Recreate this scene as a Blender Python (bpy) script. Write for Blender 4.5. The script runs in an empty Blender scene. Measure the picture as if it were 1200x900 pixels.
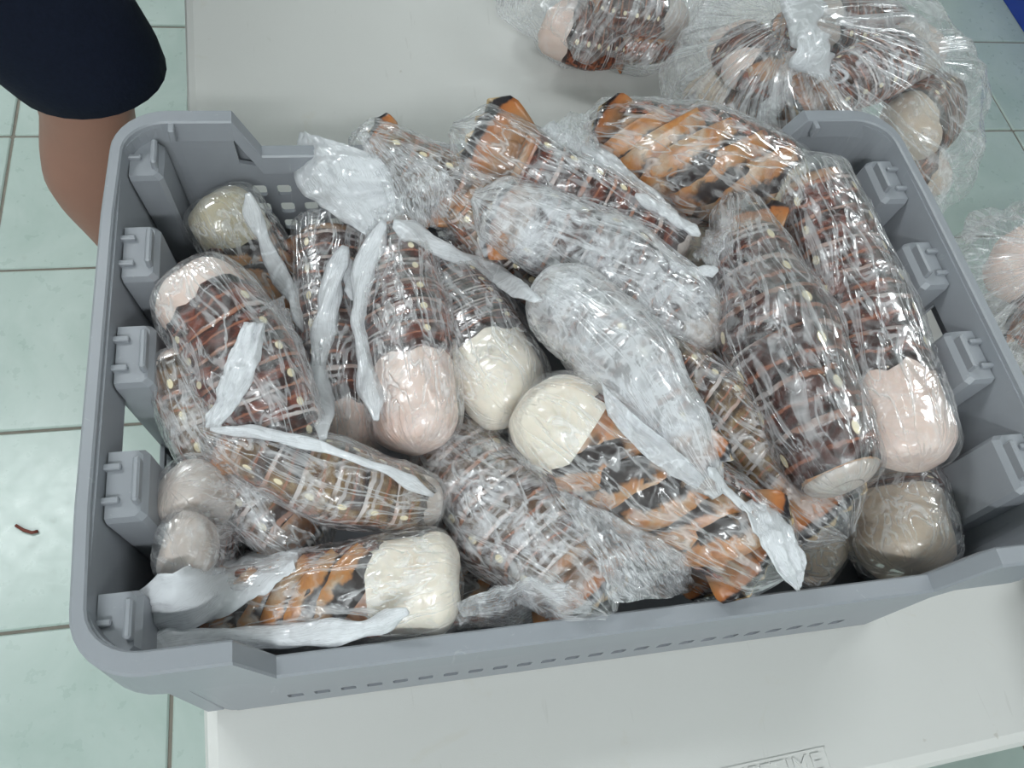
import bpy, bmesh, math, random
import numpy as np
from mathutils import Vector, Matrix, noise

# ------------------------------------------------------------------ camera, world, lights, exposure
sc = bpy.context.scene
cam = bpy.data.cameras.new('camera'); camo = bpy.data.objects.new('camera', cam)
sc.collection.objects.link(camo); sc.camera = camo
cam.sensor_width = 36.0; cam.lens = 30.0; cam.clip_start = .02; cam.clip_end = 60
_R = ((0.97705590, -0.15513732, 0.14592525), (-0.06536251, -0.87049862, -0.48781133), (0.20270547, 0.46708136, -0.86066598))
camo.matrix_world = Matrix([[_R[0][i], -_R[1][i], -_R[2][i], (-0.16325, -0.28888, 1.37164)[i]] for i in range(3)] + [[0, 0, 0, 1]])

world = bpy.data.worlds.new('room_light'); sc.world = world; world.use_nodes = True
_bg = world.node_tree.nodes['Background']
_bg.inputs[0].default_value = (.86, .95, 1.0, 1); _bg.inputs[1].default_value = .36

def area(name, loc, size, power, rot, col=(.93, .98, 1.0)):
    l = bpy.data.lights.new(name, 'AREA'); l.shape = 'RECTANGLE'; l.size, l.size_y = size; l.energy = power; l.color = col
    o = bpy.data.objects.new(name, l); sc.collection.objects.link(o); o.location = loc; o.rotation_euler = rot
    return o
# ceiling fluorescent fittings, 2.9 m up, shining straight down
area('ceiling_tube', (-1.5, 1.5, 2.9), (1.3, .2), 44, (0, 0, .3))
area('ceiling_tube', (-.4, -2.1, 2.9), (1.3, .2), 58, (0, 0, 0))
area('ceiling_tube', (1.6, .6, 2.9), (1.3, .2), 14, (0, 0, 0))
sc.view_settings.view_transform = 'Standard'; sc.view_settings.look = 'None'
sc.view_settings.exposure = 0.0; sc.view_settings.gamma = 1.0; sc.view_settings.use_curve_mapping = False
sc.cycles.transparent_max_bounces = 24
sc.cycles.max_bounces = 8
sc.cycles.sample_clamp_indirect = 6

# ------------------------------------------------------------------ helpers
random.seed(7)
COL = sc.collection
def nz(x, y=0., z=0.): return noise.noise(Vector((x, y, z)))
def tag(o, label=None, cat=None, group=None, kind=None):
    if label: o['label'] = label
    if cat: o['category'] = cat
    if group: o['group'] = group
    if kind: o['kind'] = kind
    return o
def empty(name, loc, label=None, cat=None, group=None):
    o = bpy.data.objects.new(name, None); COL.objects.link(o); o.location = loc; o.empty_display_size = .02
    return tag(o, label, cat, group)
def link(name, me, m=None, parent=None, smooth=False):
    """world-space mesh -> object; its coordinates are made relative to the parent thing (roots are unrotated)"""
    if m: me.materials.append(m)
    if smooth:
        for p in me.polygons: p.use_smooth = True
    o = bpy.data.objects.new(name, me); COL.objects.link(o)
    if parent is not None:
        off = Vector((0, 0, 0)); p = parent
        while p is not None: off += p.location; p = p.parent
        me.transform(Matrix.Translation(-off)); o.parent = parent
    return o
def from_bm(name, bm, m=None, parent=None, smooth=False):
    me = bpy.data.meshes.new(name); bm.to_mesh(me); bm.free()
    return link(name, me, m, parent, smooth)
def box(bm, lo, hi, bev=0.0, rot=0.0, seg=1):
    lo = Vector(lo); hi = Vector(hi); c = (lo + hi) / 2; s = hi - lo
    r = bmesh.ops.create_cube(bm, size=1, matrix=Matrix.Translation(c) @ Matrix.Rotation(rot, 4, 'Z') @ Matrix.Diagonal((s.x, s.y, s.z, 1)))
    if bev:
        es = list({e for v in r['verts'] for e in v.link_edges})
        bmesh.ops.bevel(bm, geom=es, offset=bev, segments=seg, affect='EDGES', profile=.5)
def boxo(name, lo, hi, m, parent=None, bev=0.0, seg=1):
    bm = bmesh.new(); box(bm, lo, hi, bev, 0, seg); return from_bm(name, bm, m, parent)
def grid_mesh(name, P, close_v=False, uv=None, pole0=False, pole1=False):
    """P[m][n] of points -> quads; close_v wraps the second index"""
    m, n = len(P), len(P[0]); vs = [tuple(p) for row in P for p in row]; fs = []; uvs = []
    nn = n if close_v else n - 1
    for i in range(m - 1):
        for j in range(nn):
            j2 = (j + 1) % n
            fs.append((i * n + j, i * n + j2, (i + 1) * n + j2, (i + 1) * n + j))
            if uv is not None:
                u0, u1 = uv(i, m), uv(i + 1, m); v0, v1 = j / nn, (j + 1) / nn
                uvs += [(u0, v0), (u0, v1), (u1, v1), (u1, v0)]
    if pole0: fs.append(tuple(range(n))[::-1]); uvs += [(0, 0)] * n
    if pole1: fs.append(tuple((m - 1) * n + j for j in range(n))); uvs += [(1, 0)] * n
    me = bpy.data.meshes.new(name); me.from_pydata(vs, [], fs)
    if uv is not None:
        l = me.uv_layers.new(name='UVMap'); flat = [c for q in uvs for c in q]; l.data.foreach_set('uv', flat)
    return me
def plate_mesh(name, P, Q):
    """a plate with thickness: outer grid P, inner grid Q (same size), stitched along the border"""
    m, n = len(P), len(P[0]); vs = [tuple(p) for r in P for p in r] + [tuple(p) for r in Q for p in r]; N = m * n; fs = []; uvs = []
    U = lambda k: ((k % N) // n / (m - 1), (k % N) % n / (n - 1))
    for i in range(m - 1):
        for j in range(n - 1):
            a = (i * n + j, i * n + j + 1, (i + 1) * n + j + 1, (i + 1) * n + j)
            fs.append(a); fs.append(tuple(N + k for k in a[::-1]))
    def st(a, b): fs.append((b, a, N + a, N + b))
    for j in range(n - 1): st(j, j + 1); st((m - 1) * n + j + 1, (m - 1) * n + j)
    for i in range(m - 1): st((i + 1) * n, i * n); st(i * n + n - 1, (i + 1) * n + n - 1)
    for f_ in fs: uvs += [U(k) for k in f_]
    me = bpy.data.meshes.new(name); me.from_pydata(vs, [], fs)
    l = me.uv_layers.new(name='UVMap'); l.data.foreach_set('uv', [c for q in uvs for c in q])
    return me
def tube(pts, rad, n=8):
    """swept tube through points, rows of rings"""
    P = []; pts = [Vector(p) for p in pts]; prev = None
    for i, p in enumerate(pts):
        t = (pts[min(i + 1, len(pts) - 1)] - pts[max(i - 1, 0)]).normalized()
        a = prev if prev is not None else (Vector((0, 0, 1)) if abs(t.z) < .9 else Vector((1, 0, 0)))
        b = t.cross(a).normalized(); a = b.cross(t).normalized(); prev = a
        r = rad[i] if hasattr(rad, '__len__') else rad
        P.append([p + (a * math.cos(2 * math.pi * k / n) + b * math.sin(2 * math.pi * k / n)) * r for k in range(n)])
    return P

# ------------------------------------------------------------------ materials
class NT:
    def __init__(s, name):
        s.m = bpy.data.materials.new(name); s.m.use_nodes = True; s.t = s.m.node_tree; s.n = s.t.nodes; s.l = s.t.links
        s.b = s.n['Principled BSDF']; s.out = s.n['Material Output']
    def new(s, k, **kw):
        n = s.n.new(k)
        for a, v in kw.items(): setattr(n, a, v)
        return n
    def set(s, sock, v):
        if hasattr(v, 'links') or hasattr(v, 'is_linked'): s.l.new(v, sock)
        else: sock.default_value = v
    def math(s, op, a, b=0., c=None, clamp=False):
        n = s.new('ShaderNodeMath', operation=op, use_clamp=clamp); s.set(n.inputs[0], a); s.set(n.inputs[1], b)
        if c is not None: s.set(n.inputs[2], c)
        return n.outputs[0]
    def mix(s, f, a, b):
        n = s.new('ShaderNodeMix', data_type='RGBA'); s.set(n.inputs[0], f)
        s.set(n.inputs[6], (*a, 1) if isinstance(a, tuple) else a); s.set(n.inputs[7], (*b, 1) if isinstance(b, tuple) else b)
        return n.outputs[2]
    def ramp(s, f, stops):
        n = s.new('ShaderNodeValToRGB'); s.set(n.inputs[0], f); e = n.color_ramp.elements
        while len(e) < len(stops): e.new(.5)
        for q, (p, c) in zip(e, stops): q.position = p; q.color = (*c, 1) if len(c) == 3 else c
        return n.outputs[0]
    def step(s, f, a, b):
        n = s.new('ShaderNodeMapRange', interpolation_type='SMOOTHSTEP'); s.set(n.inputs[0], f)
        s.set(n.inputs[1], a); s.set(n.inputs[2], b); return n.outputs[0]
    def coord(s, which='Object', scale=(1, 1, 1), rnd=True):
        tc = s.new('ShaderNodeTexCoord'); mp = s.new('ShaderNodeMapping'); s.l.new(tc.outputs[which], mp.inputs[0]); mp.inputs[3].default_value = scale
        if rnd:
            oi = s.new('ShaderNodeObjectInfo'); v = s.new('ShaderNodeCombineXYZ')
            r = s.math('MULTIPLY', oi.outputs['Random'], 37.); s.l.new(r, v.inputs[0]); s.l.new(r, v.inputs[1]); s.l.new(v.outputs[0], mp.inputs[1])
        return mp.outputs[0]
    def noise(s, co, scale, detail=3., rough=.55, dist=0.):
        n = s.new('ShaderNodeTexNoise'); s.l.new(co, n.inputs['Vector']); n.inputs['Scale'].default_value = scale
        n.inputs['Detail'].default_value = detail; n.inputs['Roughness'].default_value = rough; n.inputs['Distortion'].default_value = dist
        return n.outputs[0]
    def attr(s, name):
        n = s.new('ShaderNodeAttribute', attribute_type='OBJECT', attribute_name=name); return n.outputs['Fac']
    def uv(s):
        tc = s.new('ShaderNodeTexCoord'); x = s.new('ShaderNodeSeparateXYZ'); s.l.new(tc.outputs['UV'], x.inputs[0]); return x.outputs[0], x.outputs[1]
    def bump(s, h, strength, dist=.002):
        n = s.new('ShaderNodeBump'); s.l.new(h, n.inputs['Height']); n.inputs['Strength'].default_value = strength; n.inputs['Distance'].default_value = dist
        return n.outputs[0]
    def fin(s, col, rough=.5, normal=None, spec=.5, sss=0.):
        s.set(s.b.inputs['Base Color'], (*col, 1) if isinstance(col, tuple) else col); s.set(s.b.inputs['Roughness'], rough)
        s.b.inputs['Specular IOR Level'].default_value = spec
        if normal is not None: s.l.new(normal, s.b.inputs['Normal'])
        if sss: s.b.inputs['Subsurface Weight'].default_value = sss; s.b.inputs['Subsurface Radius'].default_value = (.012, .006, .004); s.b.inputs['Subsurface Scale'].default_value = 1.
        return s.m

def mat_plain(name, col, rough=.5, var=.08, scale=30., bump=0., spec=.5):
    m = NT(name); co = m.coord(rnd=False); n = m.noise(co, scale, 4)
    c = m.mix(n, tuple(x * (1 - var) for x in col), tuple(min(x * (1 + var), 1) for x in col))
    return m.fin(c, rough, m.bump(n, bump) if bump else None, spec)

def mat_tile():
    m = NT('glazed_green_tile'); co = m.coord('Object'); n = m.noise(co, 5., 5, .6, .8); n2 = m.noise(co, 40., 3)
    c = m.ramp(n, [(.3, (.38, .47, .43)), (.7, (.48, .56, .525))])
    c = m.mix(m.math('MULTIPLY', m.step(n2, .62, .75), .25), c, (.34, .38, .34))
    return m.fin(c, m.math('MULTIPLY_ADD', n2, .2, .2), m.bump(n, .08))
def mat_table():
    m = NT('white_moulded_plastic'); co = m.coord(rnd=False); n = m.noise(co, 4., 4, .6); n2 = m.noise(co, 55., 3); fine = m.noise(co, 900., 2)
    c = m.mix(n, (.62, .615, .59), (.685, .68, .66))
    st = m.math('MULTIPLY', m.step(m.noise(co, 11., 5, .7, 1.2), .60, .74), .35); c = m.mix(st, c, (.58, .54, .45))
    sc2 = m.coord(scale=(1, .12, 1), rnd=False); scr = m.step(m.noise(sc2, 70., 2, .5, 2.), .70, .73); c = m.mix(m.math('MULTIPLY', scr, .25), c, (.5, .49, .46))
    sp = m.step(n2, .75, .80); c = m.mix(m.math('MULTIPLY', sp, .35), c, (.36, .31, .25))
    return m.fin(c, .42, m.bump(fine, .12, .0006), .45)
def mat_crate(name='grey_crate_plastic', col=(.27, .285, .31)):
    m = NT(name); co = m.coord(rnd=False); n = m.noise(co, 9., 4); n2 = m.noise(co, 150., 3); sx = m.coord(scale=(1, 1, .1), rnd=False)
    c = m.mix(n, tuple(x * .94 for x in col), tuple(x * 1.06 for x in col))
    c = m.mix(m.math('MULTIPLY', m.step(m.noise(sx, 160., 3, .6, 1.), .66, .74), .22), c, (.5, .51, .53))
    return m.fin(c, m.math('MULTIPLY_ADD', n, .2, .32), m.bump(n2, .06, .0006))
def frosted(m, c, co, sx=None, k=1.):
    """white freezer frost over a colour, as much as the object's own property 'frost' asks"""
    fr = m.attr('frost')
    n = m.noise(co, 48., 6, .6, 2.4); n = m.math('ADD', m.math('MULTIPLY', n, .6), m.math('MULTIPLY', m.noise(co, 20., 3, .6, .8), .4))
    lo = m.math('MULTIPLY_ADD', fr, -.24, .66); f_ = m.step(n, lo, m.math('ADD', lo, .15))
    f_ = m.math('MULTIPLY', f_, m.math('MULTIPLY_ADD', fr, .35, .42 * k), clamp=True)
    return m.mix(f_, c, (.74, .75, .78)), f_
def mat_shell():
    m = NT('lobster_shell'); u, v = m.uv(); co = m.coord()
    n = m.noise(co, 55., 4, .6, .4); n2 = m.noise(co, 180., 3)
    c = m.ramp(n, [(.28, (.014, .007, .007)), (.55, (.045, .016, .013)), (.78, (.11, .036, .022))])
    c = m.mix(m.math('MULTIPLY', m.attr('tan'), m.step(m.noise(co, 34., 4, .6, .6), .36, .56)), c, m.ramp(n2, [(.3, (.12, .06, .03)), (.5, (.26, .16, .075)), (.7, (.40, .29, .16))]))
    c = m.mix(m.math('MULTIPLY', m.attr('red'), m.step(m.noise(co, 60., 3, .6, 1.), .46, .60)), c, (.22, .045, .022))
    side = m.step(m.math('ABSOLUTE', m.math('SUBTRACT', v, .5)), .24, .38)
    c = m.mix(m.math('MULTIPLY', side, m.step(n2, .42, .6)), c, (.33, .085, .032))
    uw = m.math('ADD', u, m.math('MULTIPLY_ADD', m.noise(co, 38., 3), .44, -.22)); wn = m.noise(co, 26., 2); lc = m.mix(m.step(wn, .42, .62), (.44, .20, .12), (.70, .64, .62))
    def band(at, wd): return m.math('SUBTRACT', 1., m.step(m.math('ABSOLUTE', m.math('SUBTRACT', uw, at)), wd * .5, wd))
    gap = m.step(m.noise(co, 40., 2), .30, .48)
    c = m.mix(m.math('MULTIPLY', band(.95, .075), m.math('MULTIPLY', gap, .85)), c, lc)
    c = m.mix(m.math('MULTIPLY', band(.74, .06), m.math('MULTIPLY', m.step(wn, .5, .62), .6)), c, (.62, .58, .58))
    c = m.mix(m.math('MULTIPLY', band(.50, .045), m.math('MULTIPLY', gap, .7)), c, (.36, .13, .07))
    c = m.mix(m.math('MULTIPLY', band(.12, .16), .7), c, (.012, .008, .009))
    du = m.math('MULTIPLY', m.math('SUBTRACT', u, .66), .022); dv = m.math('MULTIPLY', m.math('SUBTRACT', m.math('ABSOLUTE', m.math('SUBTRACT', v, .5)), .20), .115)
    d = m.math('SQRT', m.math('ADD', m.math('MULTIPLY', du, du), m.math('MULTIPLY', dv, dv)))
    c = m.mix(m.math('SUBTRACT', 1., m.step(d, .0022, .0030)), c, (.80, .70, .47))
    vo = m.new('ShaderNodeTexVoronoi'); m.l.new(co, vo.inputs['Vector']); vo.inputs['Scale'].default_value = 120.
    c = m.mix(m.math('MULTIPLY', m.math('SUBTRACT', 1., m.step(vo.outputs['Distance'], .07, .13)), m.math('MULTIPLY', m.step(m.noise(co, 31., 1), .60, .66), .6)), c, (.72, .6, .45))
    c, f_ = frosted(m, c, co)
    return m.fin(c, m.math('MULTIPLY_ADD', f_, .35, .24), m.bump(n2, .25, .0012), .5)
def mat_meat(name, a, b, dirt):
    m = NT(name); co = m.coord(); n = m.noise(co, 45., 5, .6, .5); n2 = m.noise(co, 18., 3, .5, .5)
    c = m.mix(n, a, b); c = m.mix(m.math('MULTIPLY', m.step(n2, .55, .75), .55), c, dirt)
    fr = m.attr('frost'); c = m.mix(m.math('MULTIPLY', m.step(m.noise(co, 70., 4, .6, 1.), .5, .7), m.math('MULTIPLY', fr, .5)), c, (.78, .78, .79))
    return m.fin(c, .4, m.bump(n, .15, .002), .5, .12)
def mat_belly():
    m = NT('lobster_underside'); u, v = m.uv(); co = m.coord(); n = m.noise(co, 60., 4, .6, .5)
    c = m.ramp(n, [(.3, (.30, .20, .15)), (.5, (.42, .24, .13)), (.7, (.50, .40, .33))])
    w = m.math('FRACT', m.math('MULTIPLY_ADD', u, 6.5, m.math('MULTIPLY', n, .5))); c = m.mix(m.math('MULTIPLY', m.step(w, .62, .8), .8), c, (.035, .025, .025))
    c = m.mix(m.math('MULTIPLY', m.step(m.noise(co, 33., 2), .5, .62), .6), c, (.50, .17, .04))
    c, f_ = frosted(m, c, co, k=.6)
    return m.fin(c, .3, m.bump(n, .3, .0015))
def mat_fin(name, blade):
    """tail-fan plates: tan to orange with a black band near the edge; swimmerets (blade): black root and rim, orange blade"""
    m = NT(name); u, v = m.uv(); co = m.coord(); n = m.noise(co, 70., 4, .6, .4); sx = m.noise(co, 160., 2)
    if blade:
        c = m.ramp(n, [(.3, (.30, .12, .05)), (.48, (.44, .19, .06)), (.58, (.40, .24, .13)), (.75, (.52, .40, .29))])
        e = m.math('ADD', m.math('SUBTRACT', 1., v), m.math('MULTIPLY_ADD', n, .8, -.4))
        k = m.math('MULTIPLY', m.step(e, .40, .53), m.math('SUBTRACT', 1., m.step(m.math('MULTIPLY_ADD', n, .5, u), .95, 1.1)))
        c = m.mix(m.math('MULTIPLY', k, .96), c, (.014, .013, .018))
    else:
        uw = m.math('ADD', u, m.math('MULTIPLY_ADD', n, .16, -.08))
        c = m.ramp(uw, [(.0, (.12, .05, .025)), (.22, (.26, .12, .05)), (.5, (.33, .17, .08)), (.68, (.42, .16, .05)), (.80, (.36, .12, .035)), (.84, (.016, .014, .018)), (.94, (.02, .016, .018)), (.97, (.5, .36, .2))])
        c = m.mix(m.math('MULTIPLY', m.step(sx, .55, .7), .35), c, (.06, .03, .02))
    c, f_ = frosted(m, c, co, k=.55)
    return m.fin(c, .3, m.bump(sx, .25, .001))
def mat_film(name, dense=False, crease=.5, streak=(3., 11.), gloss=.7, bumpk=.42, bscale=20., r1k=.28):
    """thin polythene: mostly see-through, milky where it is creased or frosted; property 'haze' sets the milkiness"""
    m = NT(name); m.n.remove(m.b); hz = m.attr('haze'); u, v = m.uv()
    sx = m.coord('UV', (*streak, 1.)); co = m.coord('Object')
    warp = m.noise(co, 40., 3, .6, 1.5)
    def ridge(nn, lo): return m.step(m.math('SUBTRACT', 1., m.math('ABSOLUTE', m.math('MULTIPLY_ADD', nn, 2., -1.))), lo, 1.)
    r1 = ridge(m.noise(co, 20., 2, .5, 2.0), .87); r2 = ridge(m.noise(sx, 1.6, 2, .5, 1.1), .84); r3 = m.step(m.noise(co, 42., 5, .6, 2.6), .44, .72)
    if dense:
        a = m.math('ADD', m.math('MULTIPLY', hz, 1.15), m.math('MULTIPLY_ADD', warp, .5, -.25), clamp=True)
        a = m.math('ADD', a, m.math('MULTIPLY', r1, .3), clamp=True)
    else:
        a = m.math('ADD', m.math('MULTIPLY', r1, crease * r1k), m.math('MULTIPLY', m.math('MULTIPLY', r2, m.step(u, .01, .16)), crease * .75))
        a = m.math('ADD', a, m.math('MULTIPLY', r3, hz)); a = m.math('ADD', a, m.math('MULTIPLY', m.math('MULTIPLY', hz, hz), .5), clamp=True)
        a = m.math('MINIMUM', a, .9)
    df = m.new('ShaderNodeBsdfDiffuse'); df.inputs[0].default_value = (.90, .915, .94, 1)
    tl = m.new('ShaderNodeBsdfTranslucent'); tl.inputs[0].default_value = (.90, .915, .94, 1)
    wh = m.new('ShaderNodeMixShader'); wh.inputs[0].default_value = .4; m.l.new(df.outputs[0], wh.inputs[1]); m.l.new(tl.outputs[0], wh.inputs[2])
    tr = m.new('ShaderNodeBsdfTransparent')
    mx = m.new('ShaderNodeMixShader'); m.l.new(a, mx.inputs[0]); m.l.new(tr.outputs[0], mx.inputs[1]); m.l.new(wh.outputs[0], mx.inputs[2])
    hgt = m.math('ADD', m.math('MULTIPLY', m.noise(co, bscale, 3, .5, 1.8), 1.), m.math('MULTIPLY', r2, .5))
    bp = m.bump(hgt, bumpk, .004)
    gl = m.new('ShaderNodeBsdfGlossy'); gl.inputs['Roughness'].default_value = .14; gl.inputs['Color'].default_value = (1, 1, 1, 1); m.l.new(bp, gl.inputs['Normal'])
    fr = m.new('ShaderNodeFresnel'); fr.inputs[0].default_value = 1.5; m.l.new(bp, fr.inputs['Normal'])
    mg = m.new('ShaderNodeMixShader'); m.l.new(m.math('MULTIPLY', m.math('MINIMUM', fr.outputs[0], .4), gloss), mg.inputs[0]); m.l.new(mx.outputs[0], mg.inputs[1]); m.l.new(gl.outputs[0], mg.inputs[2])
    m.l.new(mg.outputs[0], m.out.inputs[0])
    return m.m

TILE = mat_tile(); TABLE = mat_table(); CRATE = mat_crate(); SHELL = mat_shell(); BELLY = mat_belly()
FAN = mat_fin('lobster_tail_fan', False); BLADE = mat_fin('lobster_swimmeret', True)
FILM = mat_film('clear_wrap', crease=.55); FOLD = mat_film('folded_wrap', True); BAG = mat_film('bag_film', crease=.42, streak=(1.0, 26.), bumpk=.3, bscale=12., r1k=.12, gloss=.5)
MEAT = dict(pink=mat_meat('pink_meat', (.66, .50, .44), (.78, .64, .57), (.60, .40, .33)), cream=mat_meat('cream_meat', (.72, .64, .53), (.80, .74, .65), (.66, .50, .36)),
            olive=mat_meat('olive_meat', (.40, .35, .24), (.52, .46, .34), (.30, .24, .13)), grey=mat_meat('grey_meat', (.42, .36, .32), (.55, .48, .44), (.28, .2, .17)),
            tan=mat_meat('tan_meat', (.50, .40, .31), (.62, .52, .42), (.38, .27, .19)))
GROUT = mat_plain('dark_grout', (.21, .19, .16), .9, .25, 40); STEEL = mat_plain('grey_painted_steel', (.25, .26, .27), .4)
NAVY = mat_plain('navy_shorts_cloth', (.006, .009, .022), .85, .3, 200, .3, .2); SKIN = mat_plain('brown_skin', (.33, .16, .115), .5, .12, 14, .05)
SHIRT = mat_plain('dark_shirt_cloth', (.03, .04, .06), .85, .2, 200); HAIR = mat_plain('black_hair', (.012, .01, .009), .6); RUBBER = mat_plain('white_rubber', (.6, .6, .58), .5)
BLUE = mat_plain('blue_plastic', (.012, .045, .32), .4); SCRAP = mat_plain('dried_red_scrap', (.16, .035, .02), .6); CRUMB = mat_plain('olive_crumb', (.2, .17, .08), .7)

# ------------------------------------------------------------------ setting: tiled floor
ZT = .72   # table top
fl = empty('floor', (0, 0, 0)); fl['kind'] = 'structure'
boxo('grout_bed', (-2.1, -2.7, -.06), (3.8, 3.5, -.004), GROUT, fl)
bm = bmesh.new(); box(bm, (-.1637, -.1637, -.03), (.1637, .1637, 0), .0025); me = bpy.data.meshes.new('tile'); bm.to_mesh(me); bm.free(); me.materials.append(TILE)
for i in range(18):
    for j in range(17):
        o = bpy.data.objects.new('tile', me); COL.objects.link(o); o.parent = fl
        o.location = (-1.926 + .333 * i - .5 * 0, -2.069 + .333 * j, random.uniform(-.0006, .0006)); o.rotation_euler.z = random.choice((0, 1, 2, 3)) * math.pi / 2
WALL = mat_plain('white_wall_paint', (.74, .76, .75), .8, .03)
for nm, lo, hi in (('wall_left', (-2.1, -2.6, 0), (-2.0, 3.4, 3.05)), ('wall_right', (3.7, -2.6, 0), (3.8, 3.4, 3.05)), ('wall_back', (-2.1, 3.4, 0), (3.8, 3.5, 3.05)), ('wall_front', (-2.1, -2.7, 0), (3.8, -2.6, 3.05)), ('ceiling', (-2.1, -2.7, 3.05), (3.8, 3.5, 3.15))):
    boxo(nm, lo, hi, WALL)['kind'] = 'structure'
# ------------------------------------------------------------------ folding table
tb = empty('folding_table', (.085, .30, 0), 'white moulded plastic folding table carrying the grey crate and clear bags', 'table')
TA = math.radians(2.3)
def tloc(x, y, z=ZT):     # table frame: x across (0 = left edge), y along (0 = near end)
    ox, oy = -.263, -.310
    return Vector((ox + x * math.cos(TA) - y * math.sin(TA), oy + x * math.sin(TA) + y * math.cos(TA), z))
def table_slab(w, l, z0, z1, rc, bev):
    bm = bmesh.new(); ring = []
    for cx, cy, a0 in ((w - rc, rc, -90), (w - rc, l - rc, 0), (rc, l - rc, 90), (rc, rc, 180)):
        for k in range(7):
            a = math.radians(a0 + 15 * k); ring.append((cx + rc * math.cos(a), cy + rc * math.sin(a)))
    prof = [(z0, 0.0), (z1 - bev, 0.0), (z1 - bev * .3, bev * .3), (z1, bev)]; rows = []
    for z, ins in prof:
        rows.append([bm.verts.new(tloc(w / 2 + (x - w / 2) * (1 - 2 * ins / w), l / 2 + (y - l / 2) * (1 - 2 * ins / l), z)) for x, y in ring])
    n = len(ring)
    for a, b in zip(rows, rows[1:]):
        for k in range(n): bm.faces.new((a[k], a[(k + 1) % n], b[(k + 1) % n], b[k]))
    bm.faces.new(rows[-1]); bm.faces.new(rows[0][::-1]); return bm
from_bm('tabletop', table_slab(.752, 1.83, ZT - .045, ZT, .035, .010), TABLE, tb)
for ly in (.30, 1.52):
    for lx in (.10, .652):
        p = tloc(lx, ly, 0); link('leg', grid_mesh('leg', tube([p, (p.x, p.y, ZT - .04)], .014, 10), True, pole0=True, pole1=True), STEEL, tb, True)
    a, b = tloc(.10, ly, .2), tloc(.652, ly, .2); link('leg_brace', grid_mesh('leg_brace', tube([a, b], .010, 8), True, pole0=True, pole1=True), STEEL, tb, True)
# raised moulded lettering near the end of the top
fc = bpy.data.curves.new('moulded_lettering', 'FONT'); fc.body = 'LIFETIME'; fc.size = .0185; fc.extrude = .0010; fc.align_x = 'RIGHT'; fc.space_character = 1.05
fo = bpy.data.objects.new('moulded_lettering', fc); COL.objects.link(fo)
bpy.context.view_layer.update(); lm = bpy.data.meshes.new_from_object(fo.evaluated_get(bpy.context.evaluated_depsgraph_get())); bpy.data.objects.remove(fo)
lm.transform(Matrix.Translation(tloc(.4375, .0140, ZT)) @ Matrix.Rotation(TA, 4, 'Z')); link('moulded_lettering', lm, TABLE, tb)
bm = bmesh.new()
for x0, y0, x1, y1 in ((.335, .0288, .443, .0296), (.4425, .006, .4432, .0296), (.335, .006, .3357, .0296), (.335, .0058, .443, .0065)):
    a, b, c_, d = tloc(x0, y0), tloc(x1, y0), tloc(x1, y1), tloc(x0, y1)
    lo = [bm.verts.new(p + Vector((0, 0, -.0005))) for p in (a, b, c_, d)]; hi = [bm.verts.new(p + Vector((0, 0, .0007))) for p in (a, b, c_, d)]
    bm.faces.new(hi)
    for k in range(4): bm.faces.new((lo[k], lo[(k + 1) % 4], hi[(k + 1) % 4], hi[k]))
from_bm('lettering_frame', bm, TABLE, tb)

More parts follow.
